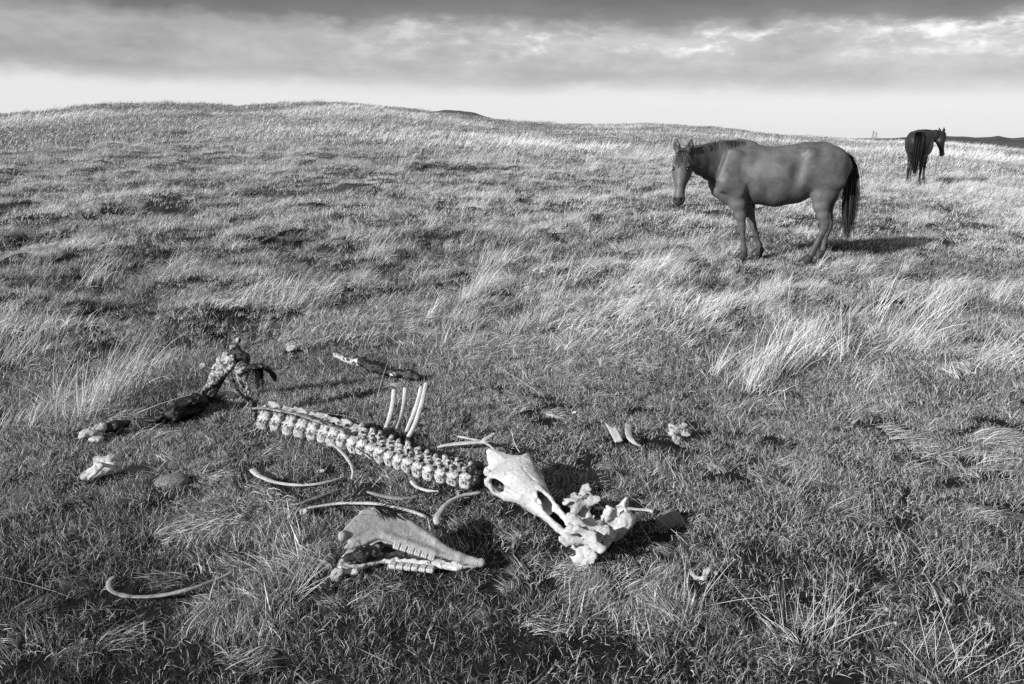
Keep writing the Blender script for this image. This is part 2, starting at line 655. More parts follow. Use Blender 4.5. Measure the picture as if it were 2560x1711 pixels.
def bone_mat(name, lo, hi, stain=0.15, scale=1.0, stain_pos=0.36):
    m, nt, out = new_mat(name)
    n1 = noise_node(nt, 9 * scale, 6, 0.6)
    n2 = noise_node(nt, 70 * scale, 5, 0.65, dist=0.6)
    n3 = noise_node(nt, 22 * scale, 8, 0.7, dist=1.2)
    base = ramp_node(nt, n1, [(0.25, lo), (0.65, hi)])
    sp = ramp_node(nt, n3, [(stain_pos - 0.06, stain), (stain_pos + 0.03, 1.0)])
    pit = ramp_node(nt, n2, [(0.30, 0.45), (0.42, 1.0)])
    c = mix_rgb(nt, 'MULTIPLY', 1.0, base, sp)
    c = mix_rgb(nt, 'MULTIPLY', 1.0, c, pit)
    # weather cracks
    tc = nt.nodes.new('ShaderNodeTexCoord')
    wob = nt.nodes.new('ShaderNodeVectorMath'); wob.operation = 'MULTIPLY_ADD'
    nz = nt.nodes.new('ShaderNodeTexNoise'); nz.inputs['Scale'].default_value = 14 * scale; nz.inputs['Detail'].default_value = 5
    nt.links.new(tc.outputs['Object'], nz.inputs['Vector'])
    nt.links.new(nz.outputs['Color'], wob.inputs[0]); wob.inputs[1].default_value = (.09, .09, .09)
    nt.links.new(tc.outputs['Object'], wob.inputs[2])
    vo = nt.nodes.new('ShaderNodeTexVoronoi'); vo.feature = 'DISTANCE_TO_EDGE'; vo.inputs['Scale'].default_value = 13 * scale
    nt.links.new(wob.outputs[0], vo.inputs['Vector'])
    crack = ramp_node(nt, vo.outputs['Distance'], [(0.0, 0.30), (0.030, 1.0)])
    brk = ramp_node(nt, n1, [(0.42, 0.0), (0.58, 1.0)])
    c = mix_rgb(nt, 'MULTIPLY', brk, c, crack)
    principled(nt, out, c, 0.8, bump(nt, n2, 0.6, 0.005), 0.2)
    return m


def hide_mat(name, dark, pale, thr, scale=1.0):
    m, nt, out = new_mat(name)
    n1 = noise_node(nt, 26 * scale, 8, 0.68, dist=0.5)
    n2 = noise_node(nt, 90 * scale, 4, 0.6)
    fac = ramp_node(nt, n1, [(thr - 0.03, 0.0), (thr + 0.03, 1.0)])
    c = mix_rgb(nt, 'MIX', fac, dark, pale)
    c = mix_rgb(nt, 'MULTIPLY', 0.6, c, ramp_node(nt, n2, [(0.3, 0.4), (0.6, 1.2)]))
    principled(nt, out, c, 0.5, bump(nt, n1, 0.8, 0.01), 0.4)
    return m


def coat_mat(name, base, spec=0.25, rough=0.5, sheen=0.15):
    m, nt, out = new_mat(name)
    a = nt.nodes.new('ShaderNodeAttribute')
    a.attribute_name = 'tint'
    n1 = noise_node(nt, 5, 4, 0.55)
    n2 = noise_node(nt, 260, 3, 0.6, stretch=(0.4, 1.0, 1.0))
    n1 = noise_node(nt, 6, 6, 0.62, dist=0.4)
    c = ramp_node(nt, n1, [(0.3, base * 0.62), (0.7, base * 1.38)])
    c = mix_rgb(nt, 'MULTIPLY', 1.0, c, a.outputs['Color'])
    c = mix_rgb(nt, 'MULTIPLY', 1.0, c, ramp_node(nt, n2, [(0.3, 0.75), (0.7, 1.25)]))
    principled(nt, out, c, rough, bump(nt, n2, 0.25, 0.004), spec, sheen)
    return m


def plain_mat(name, v, rough=0.7, spec=0.3, var=0.3, scale=30):
    m, nt, out = new_mat(name)
    n1 = noise_node(nt, scale, 5, 0.6)
    c = ramp_node(nt, n1, [(0.3, v * (1 - var)), (0.7, v * (1 + var))])
    principled(nt, out, c, rough, bump(nt, n1, 0.3, 0.01), spec)
    return m


def grass_mat(name, dark, pale, translucent=0.3):
    """Blade colour between a green and a dry one; 'shade' varies it blade by blade, 'tone' tuft by tuft."""
    m, nt, out = new_mat(name)
    a = nt.nodes.new('ShaderNodeAttribute'); a.attribute_name = 'shade'
    b = nt.nodes.new('ShaderNodeAttribute'); b.attribute_name = 'tone'; b.attribute_type = 'INSTANCER'
    mt = nt.nodes.new('ShaderNodeMath'); mt.operation = 'ADD'; mt.use_clamp = True
    mm = nt.nodes.new('ShaderNodeMath'); mm.operation = 'MULTIPLY_ADD'
    nt.links.new(a.outputs['Fac'], mm.inputs[0]); mm.inputs[1].default_value = 1.25; mm.inputs[2].default_value = -0.625
    nt.links.new(mm.outputs[0], mt.inputs[0]); nt.links.new(b.outputs['Fac'], mt.inputs[1])
    c = ramp_node(nt, mt.outputs[0], [(0.0, dark), (0.45, dark * 2.2), (1.0, pale)])
    d = nt.nodes.new('ShaderNodeBsdfDiffuse')
    t = nt.nodes.new('ShaderNodeBsdfTranslucent')
    mx = nt.nodes.new('ShaderNodeMixShader'); mx.inputs[0].default_value = translucent
    nt.links.new(c, d.inputs[0]); nt.links.new(c, t.inputs[0])
    nt.links.new(d.outputs[0], mx.inputs[1]); nt.links.new(t.outputs[0], mx.inputs[2])
    nt.links.new(mx.outputs[0], out.inputs[0])
    return m


def straw_mat(name, lo, hi, translucent=0.25):
    """Dry stems of a single plant object."""
    m, nt, out = new_mat(name)
    a = nt.nodes.new('ShaderNodeAttribute'); a.attribute_name = 'shade'
    c = ramp_node(nt, a.outputs['Fac'], [(0.0, lo), (1.0, hi)])
    d = nt.nodes.new('ShaderNodeBsdfDiffuse')
    t = nt.nodes.new('ShaderNodeBsdfTranslucent')
    mx = nt.nodes.new('ShaderNodeMixShader'); mx.inputs[0].default_value = translucent
    nt.links.new(c, d.inputs[0]); nt.links.new(c, t.inputs[0])
    nt.links.new(d.outputs[0], mx.inputs[1]); nt.links.new(t.outputs[0], mx.inputs[2])
    nt.links.new(mx.outputs[0], out.inputs[0])
    return m


def ground_mat():
    m, nt, out = new_mat('thatch')
    n1 = noise_node(nt, 0.35, 6, 0.6)
    n2 = noise_node(nt, 6.0, 6, 0.65)
    n3 = noise_node(nt, 60.0, 4, 0.7)
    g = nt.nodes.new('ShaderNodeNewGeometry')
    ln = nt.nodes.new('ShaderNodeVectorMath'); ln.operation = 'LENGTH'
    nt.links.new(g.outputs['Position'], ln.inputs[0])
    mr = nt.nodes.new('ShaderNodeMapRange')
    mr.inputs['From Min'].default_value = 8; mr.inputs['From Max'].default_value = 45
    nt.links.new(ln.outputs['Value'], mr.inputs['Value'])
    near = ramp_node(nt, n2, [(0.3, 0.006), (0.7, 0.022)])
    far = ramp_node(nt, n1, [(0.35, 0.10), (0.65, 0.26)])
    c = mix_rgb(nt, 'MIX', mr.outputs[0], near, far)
    c = mix_rgb(nt, 'MULTIPLY', 1.0, c, ramp_node(nt, n3, [(0.3, 0.6), (0.7, 1.4)]))
    principled(nt, out, c, 0.95, bump(nt, n2, 0.6, 0.05), 0.1)
    return m


def hill_mat():
    m, nt, out = new_mat('hill_grass')
    n1 = noise_node(nt, 0.02, 6, 0.6)
    n2 = noise_node(nt, 0.3, 5, 0.65, stretch=(1, 1, 3))
    c = ramp_node(nt, n1, [(0.3, 0.055), (0.7, 0.12)])
    c = mix_rgb(nt, 'MULTIPLY', 1.0, c, ramp_node(nt, n2, [(0.3, 0.7), (0.7, 1.3)]))
    principled(nt, out, c, 0.95, None, 0.1)
    return m


M_bone = bone_mat('weathered_bone', 0.26, 0.50, stain=.12, scale=1.5, stain_pos=.40)
M_skull = bone_mat('bleached_bone', 0.30, 0.56, stain=0.30, scale=1.0, stain_pos=0.36)
M_rib = bone_mat('rib_bone', 0.28, 0.52, stain=0.35, scale=1.6, stain_pos=0.38)
M_jaw = bone_mat('jaw_bone', 0.20, 0.38, stain=0.3, scale=0.9, stain_pos=0.33)
M_greybone = bone_mat('grey_bone', 0.13, 0.24, stain=0.4, scale=1.2, stain_pos=0.30)
M_vert = bone_mat('spine_bone', 0.26, 0.52, stain=0.05, scale=1.5, stain_pos=0.47)
M_hide = hide_mat('dried_hide', 0.012, 0.50, 0.60, 1.8)
M_hidebone = hide_mat('mottled_bone', 0.018, 0.42, 0.50, 2.2)
M_black = plain_mat('black_hide', 0.010, 0.45, 0.4)
M_stain = plain_mat('dark_marrow', 0.02, 0.7, 0.3, 0.5, 60)
M_tooth = bone_mat('tooth_enamel', 0.34, 0.56, stain=0.3, scale=4, stain_pos=0.34)
M_stone = plain_mat('field_stone', 0.17, 0.9, 0.2, 0.4, 40)
M_coat = coat_mat('chestnut_coat', 0.100, 0.30, 0.50, 0.0)
M_coat_dark = coat_mat('dark_bay_coat', 0.024, 0.35, 0.48, 0.0)
M_hair = plain_mat('dark_horse_hair', 0.012, 0.6, 0.12, 0.5, 80)
M_hair_brown = plain_mat('brown_horse_hair', 0.06, 0.4, 0.35, 0.5, 80)
M_tail = plain_mat('brown_tail_hair', 0.034, 0.5, 0.3, 0.8, 140)
M_rib_bright = bone_mat('bright_rib_bone', 0.40, 0.64, stain=0.4, scale=1.6, stain_pos=0.36)
M_hoof = plain_mat('hoof_horn', 0.03, 0.45, 0.4)
M_eye = plain_mat('eye', 0.006, 0.1, 0.6, 0.1)
M_steel = plain_mat('galvanised_steel', 0.25, 0.6, 0.3)
M_turf = grass_mat('turf', 0.040, 0.66)
M_dry = grass_mat('dry_grass', 0.17, 0.85)
M_straw = straw_mat('straw', 0.40, 0.86)
M_ground = ground_mat()
M_hill = hill_mat()

# ------------------------------------------------------------------ ground sheet and far hills

def build_ground():
    a = np.unique(np.concatenate([np.linspace(-0.80, 0.80, 520), np.linspace(-math.pi, -0.80, 70), np.linspace(0.80, math.pi, 70)]))[:-1]
    na = len(a)
    r = np.concatenate([np.geomspace(0.4, 1.5, 40, endpoint=False), np.geomspace(1.5, 40, 720, endpoint=False), np.geomspace(40, 110, 90, endpoint=False), np.geomspace(110, 9000, 60)])
    rr, aa = np.meshgrid(r, a, indexing='ij')
    x, y = rr * np.sin(aa), rr * np.cos(aa)
    z = ground_z(x, y)
    V = np.stack([x, y, z], -1).reshape(-1, 3)
    n = len(r)
    i = np.arange(n - 1)[:, None]; j = np.arange(na)[None]
    F = np.stack([i * na + j, (i + 1) * na + j, (i + 1) * na + (j + 1) % na, i * na + (j + 1) % na], -1).reshape(-1, 4)
    c = len(V)
    V = np.vstack([V, [0, 0, float(ground_z(0, 0))]])
    jj = np.arange(na)
    F3 = np.stack([np.full(na, c), jj, (jj + 1) % na], 1)
    F = F[:, ::-1]; F3 = F3[:, ::-1]
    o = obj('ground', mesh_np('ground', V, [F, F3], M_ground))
    tag(o, kind='structure')

    # rolling hills beyond the ridge
    a = np.linspace(-1.0, 1.0, 700)
    r = np.concatenate([np.linspace(240, 900, 90)])
    rr, aa = np.meshgrid(r, a, indexing='ij')
    Rf = np.where(aa < 0.05, 330.0, 720.0)
    Rf = 330.0 + (720 - 330) * sstep(0.0, 0.22, aa)
    top = CAMZ + Rf * np.interp(aa, _fa, _ft)
    prof = np.exp(-((rr - Rf) / (Rf * 0.20)) ** 2)
    und = (fbm2(rr * 0.012, aa * 9.0, 5, 3) - 0.5) * 5.0 * (1 - prof)
    z = -6.0 + (top + 6.0) * prof + und * sstep(0.0, 0.4, prof) + (fbm2(aa * 160, rr * 0.03, 8, 3) - 0.5) * 0.5 * prof
    V = np.stack([rr * np.sin(aa), rr * np.cos(aa), z], -1).reshape(-1, 3)
    na = len(a); n = len(r)
    i = np.arange(n - 1)[:, None]; j = np.arange(na - 1)[None]
    F = np.stack([i * na + j, i * na + j + 1, (i + 1) * na + j + 1, (i + 1) * na + j], -1).reshape(-1, 4)
    o = obj('hills', mesh_np('hills', V, F, M_hill))
    tag(o, kind='structure')


build_ground()


def pylon(u, vt, vb, dist, label):
    d = ray(u, vb)
    s = dist / d[1]
    base = np.array([0, 0, CAMZ]) + d * s
    dt = ray(u, vt)
    H = (np.array([0, 0, CAMZ]) + dt * (dist / dt[1]))[2] - base[2]
    base[2] -= 6.0; H += 6.0
    root = empty('power_pylon', base)
    w = H * 0.12
    def bars(name, segs, r):
        Vs, Fs, off = [], [], 0
        for A, B in segs:
            V, F = sweep([A, B], r, r, (0.3, 0.5, 0.2), n=2, k=4)
            Vs.append(V); Fs += [f + off for f in F]; off += len(V)
        F4 = np.vstack([f for f in Fs if f.shape[1] == 4]); F3 = np.vstack([f for f in Fs if f.shape[1] == 3])
        obj(name, mesh_np(name, np.vstack(Vs), [F4, F3], M_steel), root)
    legs = []
    for sx in (-1, 1):
        for sy in (-1, 1):
            legs.append(((sx * w, sy * w, 0), (sx * w * .18, sy * w * .18, H)))
    for A, B in legs:
        bars('leg', [(A, B)], 0.35)
    lv = np.linspace(0, 1, 7)
    br = []
    for f0, f1 in zip(lv[:-1], lv[1:]):
        for sy in (-1, 1):
            a0 = w * (1 - .82 * f0); a1 = w * (1 - .82 * f1)
            br += [((-a0, sy * a0, H * f0), (a1, sy * a1, H * f1)), ((a0, sy * a0, H * f0), (-a1, sy * a1, H * f1))]
    bars('lattice', br, 0.2)
    for f in (0.72, 0.84, 0.96):
        bars('crossarm', [((-H * .16, 0, H * f), (H * .16, 0, H * f))], 0.3)
    tag(root, label, 'pylon', 'power pylons far beyond the ridge')


pylon(2182, 327, 348, 2400, 'taller faint steel power pylon on the horizon beside the dark horse')
pylon(2189.5, 331, 349, 2700, 'shorter faint steel power pylon on the horizon beside the dark horse')

# ------------------------------------------------------------------ horses

def strands(n, fn, width, segs=9, seed=0, taper=0.25):
    """n ribbons; fn(rng) -> control points k x 3. Returns V, F."""
    rng = np.random.default_rng(seed)
    Vs, Fs = [], []
    off = 0
    for _ in range(n):
        P = catmull(fn(rng), segs)
        T = np.gradient(P, axis=0)
        T /= np.linalg.norm(T, axis=1)[:, None] + 1e-9
        s = rng.normal(size=3); s[2] *= 0.3
        S = np.cross(T, s); S /= np.linalg.norm(S, axis=1)[:, None] + 1e-9
        w = width * (0.6 + 0.8 * rng.random()) * np.linspace(1, taper, segs)[:, None]
        V = np.stack([P - S * w, P + S * w], 1).reshape(-1, 3)
        i = np.arange(segs - 1)
        F = np.stack([2 * i, 2 * i + 1, 2 * i + 3, 2 * i + 2], 1) + off
        Vs.append(V); Fs.append(F); off += len(V)
    return np.vstack(Vs), np.vstack(Fs)


HOOFS = []


def build_horse(name, base, rz, spec, label, coat, hair, scale=1.0):
    root = empty(name, base, rz)
    root.scale = (scale,) * 3
    s = Sculpt()
    # trunk
    s.chain([(np.array(c), h, w) for c, h, w in spec['trunk']], k=0.02)
    # muscles that stand off the trunk
    for it in spec['muscles']:
        A, B, ha, wa, hb, wb, up, k = it
        s.seg(A, B, ha, wa, hb, wb, up, k)
    for c, r, k in spec.get('hollows', []):
        s.ell(c, r, k, sub=True)
    # neck
    nk = spec['neck']
    for p, q in zip(nk[:-1], nk[1:]):
        s.seg(p[0], q[0], p[1], p[2], q[1], q[2], p[3], 0.05)
    # legs
    for leg in spec['legs']:
        for p, q in zip(leg[:-1], leg[1:]):
            g0 = .80 + .16 * float(sstep(.30, .75, p[0][2])); g1 = .80 + .16 * float(sstep(.30, .75, q[0][2]))
            s.seg(p[0], q[0], p[1] * g0, p[2] * g0, q[1] * g1, q[2] * g1, (1, 0, 0.05), 0.018 if p[0][2] < 0.5 else 0.04)
    # head
    O, A, Dv = [np.asarray(v, float) for v in spec['head']]
    A = A / np.linalg.norm(A); Dv = Dv - A * (Dv @ A); Dv /= np.linalg.norm(Dv); Lv = np.cross(A, Dv)
    hs = spec.get('head_scale', 1.0)

    hl_ = spec.get('head_len', 1.0)

    def hp(a, d=0.0, l=0.0):
        return O + hs * (A * (a * hl_ if a > 0 else a) + Dv * d + Lv * l)
    sec = [(-0.02, -0.03, .085, .075), (0.08, -0.035, .11, .092), (0.18, -0.055, .135, .100), (0.28, -0.055, .115, .082),
           (0.38, -0.040, .088, .060), (0.48, -0.032, .072, .051), (0.565, -0.030, .066, .060), (0.605, -0.034, .052, .055)]
    for p, q in zip(sec[:-1], sec[1:]):
        s.seg(hp(p[0], p[1]), hp(q[0], q[1]), p[2] * hs, p[3] * hs, q[2] * hs, q[3] * hs, Dv, 0.03)
    for l in (-1, 1):
        s.ell(hp(.19, -.10, .052 * l), np.array([.085, .085, .05]) * hs, 0.04, rot=np.stack([A, Dv, Lv], 1))      # cheek
        s.ell(hp(.155, .038, .078 * l), np.array([.045, .026, .028]) * hs, 0.02, rot=np.stack([A, Dv, Lv], 1))    # brow
        s.ell(hp(.575, -.006, .036 * l), np.array([.038, .022, .026]) * hs, 0.02, rot=np.stack([A, Dv, Lv], 1))     # nostril wing
        s.ell(hp(.592, .012, .036 * l), np.array([.022, .022, .013]) * hs, 0.008, sub=True, rot=np.stack([A, Dv, Lv], 1))
        s.ell(hp(.195, .048, .092 * l), np.array([.030, .024, .020]) * hs, 0.010, sub=True, rot=np.stack([A, Dv, Lv], 1))
        eb = hp(-.035, .0, .058 * l); et = hp(-.185, .01, .082 * l)
        em = (eb + et) / 2 + Lv * .006 * l
        s.seg(eb, em, .034 * hs, .030 * hs, .040 * hs, .040 * hs, Dv, 0.02)
        s.seg(em, et, .040 * hs, .040 * hs, .010 * hs, .010 * hs, Dv, 0.012)
        s.seg(em + Dv * .036, hp(-.15, .034, .080 * l), .024, .026, .014, .014, Dv, 0.010, sub=True)
    s.ell(hp(.60, -.075, 0), np.array([.04, .03, .045]) * hs, 0.02, rot=np.stack([A, Dv, Lv], 1))                 # lower lip
    V, F = s.mesh(0.0115, rough=0.0012, rscale=16)
    # dark points: muzzle, lower legs, insides of the ears
    dh = V - O
    ah = dh @ A / hs / hl_
    near_head = (np.linalg.norm(dh, axis=1) < 0.85 * hs) & (np.abs(dh @ Lv) < .13 * hs) & (np.abs(dh @ Dv + .03) < .2 * hs)
    tint = np.ones(len(V))
    muz = spec.get('muzzle', 0.35)
    tint = np.where(near_head & (ah > 0.50), 1 + (muz - 1) * sstep(.53, .585, ah), tint)
    tint = np.where(near_head & (ah < -.06), 0.55, tint)
    lg = spec.get('leg_dark', 0.6)
    tint = tint * (1 + (lg - 1) * (1 - sstep(.12, .6, V[:, 2])) * (V[:, 2] < 0.6))
    if 'neck_shade_tint' in spec:  # turned neck darkened in the coat colour to imitate its shade
        nk_ = np.array([p[0] for p in spec['neck'][2:]])
        dn_ = np.min(np.linalg.norm(V[:, None] - nk_[None], axis=2), axis=1)
        tint = tint * (1 + (spec['neck_shade_tint'] - 1) * (1 - sstep(.14, .30, dn_)))
    if 'back_shade_tint' in spec:  # upper body darkened in the coat colour too, as painted shading
        tint = tint * (1 + (spec['back_shade_tint'] - 1) * sstep(1.25, 1.5, V[:, 2]))
    body = obj('body', mesh_np('body', V, F, coat, attrs={'tint': tint}), root)
    for l in (-1, 1):
        e = Sculpt(); e.ell(hp(.195, .042, .077 * l), np.array([.025, .018, .019]) * hs, 0.004, rot=np.stack([A, Dv, Lv], 1))
        V, F = e.mesh(0.004); obj('eye', mesh_np('eye', V, F, M_eye), root)
        e = Sculpt(); e.ell(hp(.588, .004, .036 * l), np.array([.017, .012, .009]) * hs, 0.004, rot=np.stack([A, Dv, Lv], 1))
        V, F = e.mesh(0.004); obj('nostril', mesh_np('nostril', V, F, M_black), root)
    # hooves
    for leg in spec['legs']:
        p = np.array(leg[-1][0]); f = np.array(leg[-1][3] if len(leg[-1]) > 3 else (1, 0, 0), float)
        e = Sculpt()
        b = np.array([p[0], p[1], p[2]])
        HOOFS.append((base[0] + scale * (b[0] * math.cos(rz) - b[1] * math.sin(rz)), base[1] + scale * (b[0] * math.sin(rz) + b[1] * math.cos(rz))))
        e.seg(b + (0, 0, .015), b + f * 0.045 + (0, 0, -.045), .052, .050, .068, .060, f, 0.01)
        e.ell(b + (0, 0, -.125), (.2, .2, .055), 0.006, sub=True)
        V, F = e.mesh(0.008)
        obj('hoof', mesh_np('hoof', V, F, M_hoof), root)
    # hair
    for nm, n, fn, w, sd in spec['hair'](hp, Dv, Lv, A):
        V, F = strands(n, fn, w, seed=sd)
        obj(nm, mesh_np(nm, V, F, hair if nm == 'tail' else spec.get('forelock_mat', hair)), root)
    tag(root, label, 'horse')
    return root


# the chestnut horse stands broadside and looks round at the camera
HB = at(1939, 651)
HB[2] = float(ground_z(HB[0], HB[1])) + 0.035


def hpt(cx, cy, yl=0.0):
    """Point of the broadside horse, in its own frame, from a crop pixel and its offset towards the viewer."""
    p = on_plane_y(1640 + cx / 4.3444, 320 + cy / 4.3444, HB[1] - yl)
    q = p - HB
    return np.array([-q[0], -q[1], q[2]])


def chestnut():
    tr = []
    for cx, t, b, w, yc in [(690, 470, 720, .13, .0), (770, 300, 800, .20, .0), (860, 215, 812, .235, .0), (980, 172, 812, .255, .01), (1130, 196, 828, .29, .02),
                            (1300, 207, 855, .315, .03), (1480, 182, 822, .315, .04), (1640, 160, 735, .295, .05), (1790, 162, 640, .275, .06),
                            (1890, 196, 600, .245, .07), (1955, 262, 600, .175, .08)]:
        T, B = hpt(cx, t, yc), hpt(cx, b, yc)
        tr.append(((T + B) / 2, abs(T[2] - B[2]) / 2, w))
    mus = []
    for sd in (-1, 1):
        y = .18 * sd
        # shoulder blade, upper arm, breast
        mus.append((hpt(870, 280, y * .95), hpt(770, 590, y * 1.14), .11, .05, .13, .07, (1, 0, 0), .03))
        mus.append((hpt(760, 590, y * 1.1), hpt(920, 660, y * 1.15), .12, .085, .10, .080, (0, 0, 1), .03))
        mus.append((hpt(700, 660, .085 * sd), hpt(800, 760, .09 * sd), .115, .09, .09, .075, (0, 0, 1), .05))
        # point of hip, haunch
        mus.append((hpt(1665, 265, .235 * sd + .05), hpt(1690, 290, .24 * sd + .05), .055, .04, .06, .05, (0, 0, 1), .09))
        mus.append((hpt(1870, 330, .15 * sd + .07), hpt(1850, 600, .165 * sd + .07), .215, .115, .215, .105, (1, 0, 0), .07))
        mus.append((hpt(2030, 400, .10 * sd + .08), hpt(1950, 600, .12 * sd + .08), .075, .075, .09, .08, (1, 0, 0), .05))
        # ribs' spring along the flank
    mus.append((hpt(900, 160, 0), hpt(1040, 185, 0), .045, .05, .035, .06, (0, 0, 1), .08))      # withers
    mus.append((hpt(1600, 222, .05), hpt(1830, 216, .06), .05, .13, .05, .13, (0, 0, 1), .06))    # loin and croup
    hol = []
    for sd in (-1, 1):
        hol.append((hpt(1575, 430, .05 + .375 * sd), (.085, .125, .22), .07))
        hol.append((hpt(1000, 470, .345 * sd), (.045, .08, .26), .06))
        hol.append((hpt(1030, 700, .285 * sd), (.045, .05, .11), .06))
    u = (1, 0, 0.25)
    neck = [(hpt(860, 400, 0), .27, .155, (0, 0, 1)), (hpt(700, 372, .02), .245, .125, (.25, 0, 1)), (hpt(570, 365, .07), .205, .10, (.3, 0, 1)),
            (hpt(470, 350, .14), .165, .088, (.45, 0, 1)), (hpt(385, 345, .23), .125, .082, (.6, 0, 1))]
    head = (hpt(290, 300, .30), hpt(243, 800, .46) - hpt(290, 300, .30), (.34, 1.0, .25))
    def P(cx, cy, y, hx, w):
        return (hpt(cx, cy, y), hx, w)
    yf, yb = .15, .15
    legs = [
        # near fore
        [P(880, 700, yf + .02, .115, .085), P(893, 830, yf, .092, .068), P(918, 960, yf, .066, .052), P(932, 1050, yf, .052, .047), P(936, 1095, yf, .048, .043),
         P(942, 1190, yf, .036, .032), P(950, 1275, yf, .036, .033), P(956, 1320, yf, .047, .040), P(955, 1362, yf, .036, .036), P(950, 1395, yf, .042, .042)],
        # far fore, drawn back
        [P(960, 720, -yf, .10, .08), P(1005, 850, -yf, .078, .062), P(1030, 970, -yf, .058, .050), P(1052, 1050, -yf, .050, .045), P(1064, 1090, -yf, .044, .042),
         P(1088, 1170, -yf, .036, .032), P(1112, 1245, -yf, .037, .033), P(1122, 1275, -yf, .046, .040), P(1132, 1310, -yf, .036, .036), P(1130, 1340, -yf, .042, .042)],
        # near hind
        [P(1850, 600, yb + .08, .20, .105), P(1815, 730, yb + .08, .150, .090), P(1797, 850, yb + .08, .100, .070), P(1812, 950, yb + .08, .072, .055), P(1835, 1030, yb + .08, .066, .046),
         P(1828, 1085, yb + .08, .062, .044), P(1795, 1160, yb + .08, .048, .037), P(1748, 1255, yb + .08, .040, .033), P(1712, 1325, yb + .08, .041, .034), P(1695, 1362, yb + .08, .050, .042),
         P(1672, 1400, yb + .08, .040, .038), P(1655, 1432, yb + .08, .044, .044)],
        # far hind
        [P(1880, 610, -yb + .06, .17, .10), P(1860, 740, -yb + .06, .13, .085), P(1850, 860, -yb + .06, .088, .066), P(1868, 960, -yb + .06, .065, .052), P(1880, 1030, -yb + .06, .056, .044),
         P(1872, 1080, -yb + .06, .050, .042), P(1848, 1170, -yb + .06, .038, .034), P(1826, 1260, -yb + .06, .034, .031), P(1815, 1310, -yb + .06, .042, .038),
         P(1800, 1350, -yb + .06, .036, .036), P(1790, 1380, -yb + .06, .042, .042)]]

    def hair(hp, Dv, Lv, A):
        def tail(rng):
            a = rng.normal() * .70; b = rng.normal() * .4
            ln = .72 + .28 * rng.random()
            ctr = [(2040, 268, 14), (2100, 345, 34), (2125, 500, 46), (2112, 700, 56), (2095, 880, 58), (2088, 1050, 46), (2085, 1215, 26)]
            pts = []
            for i, (cx, cy, w) in enumerate(ctr):
                f = i / 6.0 * ln
                q = f * 6
                j = min(int(q), 5); g = q - j
                c0, c1 = ctr[j], ctr[j + 1]
                X = c0[0] + (c1[0] - c0[0]) * g; Y = c0[1] + (c1[1] - c0[1]) * g; W = c0[2] + (c1[2] - c0[2]) * g
                pts.append(hpt(X + a * W + rng.normal() * 2, Y, .09 + b * W / 838 * 1.2))
            return np.array(pts)

        def crest(rng):
            cx = 420 + 540 * rng.random() ** 0.7
            ty = np.interp(cx, [420, 520, 620, 760, 900, 960], [222, 182, 158, 140, 133, 142])
            yb_ = np.interp(cx, [420, 600, 900], [.16, .06, .0])
            near = rng.random() < (0.75 if cx > 770 else 0.25)
            L = rng.random() * (.16 if cx > 770 else .07) * 838 + 20
            sgn = 1 if near else -1
            return np.array([hpt(cx, ty + 14, yb_), hpt(cx + 8, ty - 2, yb_ + .012 * sgn), hpt(cx + 14 + L * .10, ty + L * .35, yb_ + .055 * sgn + .02),
                             hpt(cx + 10 + L * .2 * rng.random(), ty + L, yb_ + (.10 + .03 * rng.random()) * sgn)])

        def fore(rng):
            l = rng.normal() * .028
            ln = .10 + .13 * rng.random()
            return np.array([hp(-.05, .03, l * .5), hp(-.02, .075, l * .8), hp(ln * .5, .088, l * 1.2), hp(ln, .087, l * 1.5 + rng.normal() * .01)])
        return [('tail', 520, tail, .0045, 1), ('mane', 330, crest, .0035, 2), ('forelock', 150, fore, .0028, 3)]
    spec = dict(trunk=tr, muscles=mus, hollows=hol, neck=neck, head=head, head_scale=1.0, head_len=.86, legs=legs, hair=hair, forelock_mat=M_hair_brown, leg_dark=.7, back_shade_tint=.72, neck_shade_tint=.6)
    for leg in spec['legs']:
        leg[-1] = leg[-1] + ((1, 0, 0),)
    build_horse('horse', HB, math.pi, spec, 'chestnut horse standing broadside, head lowered and turned to look at the viewer', M_coat, M_tail)


chestnut()


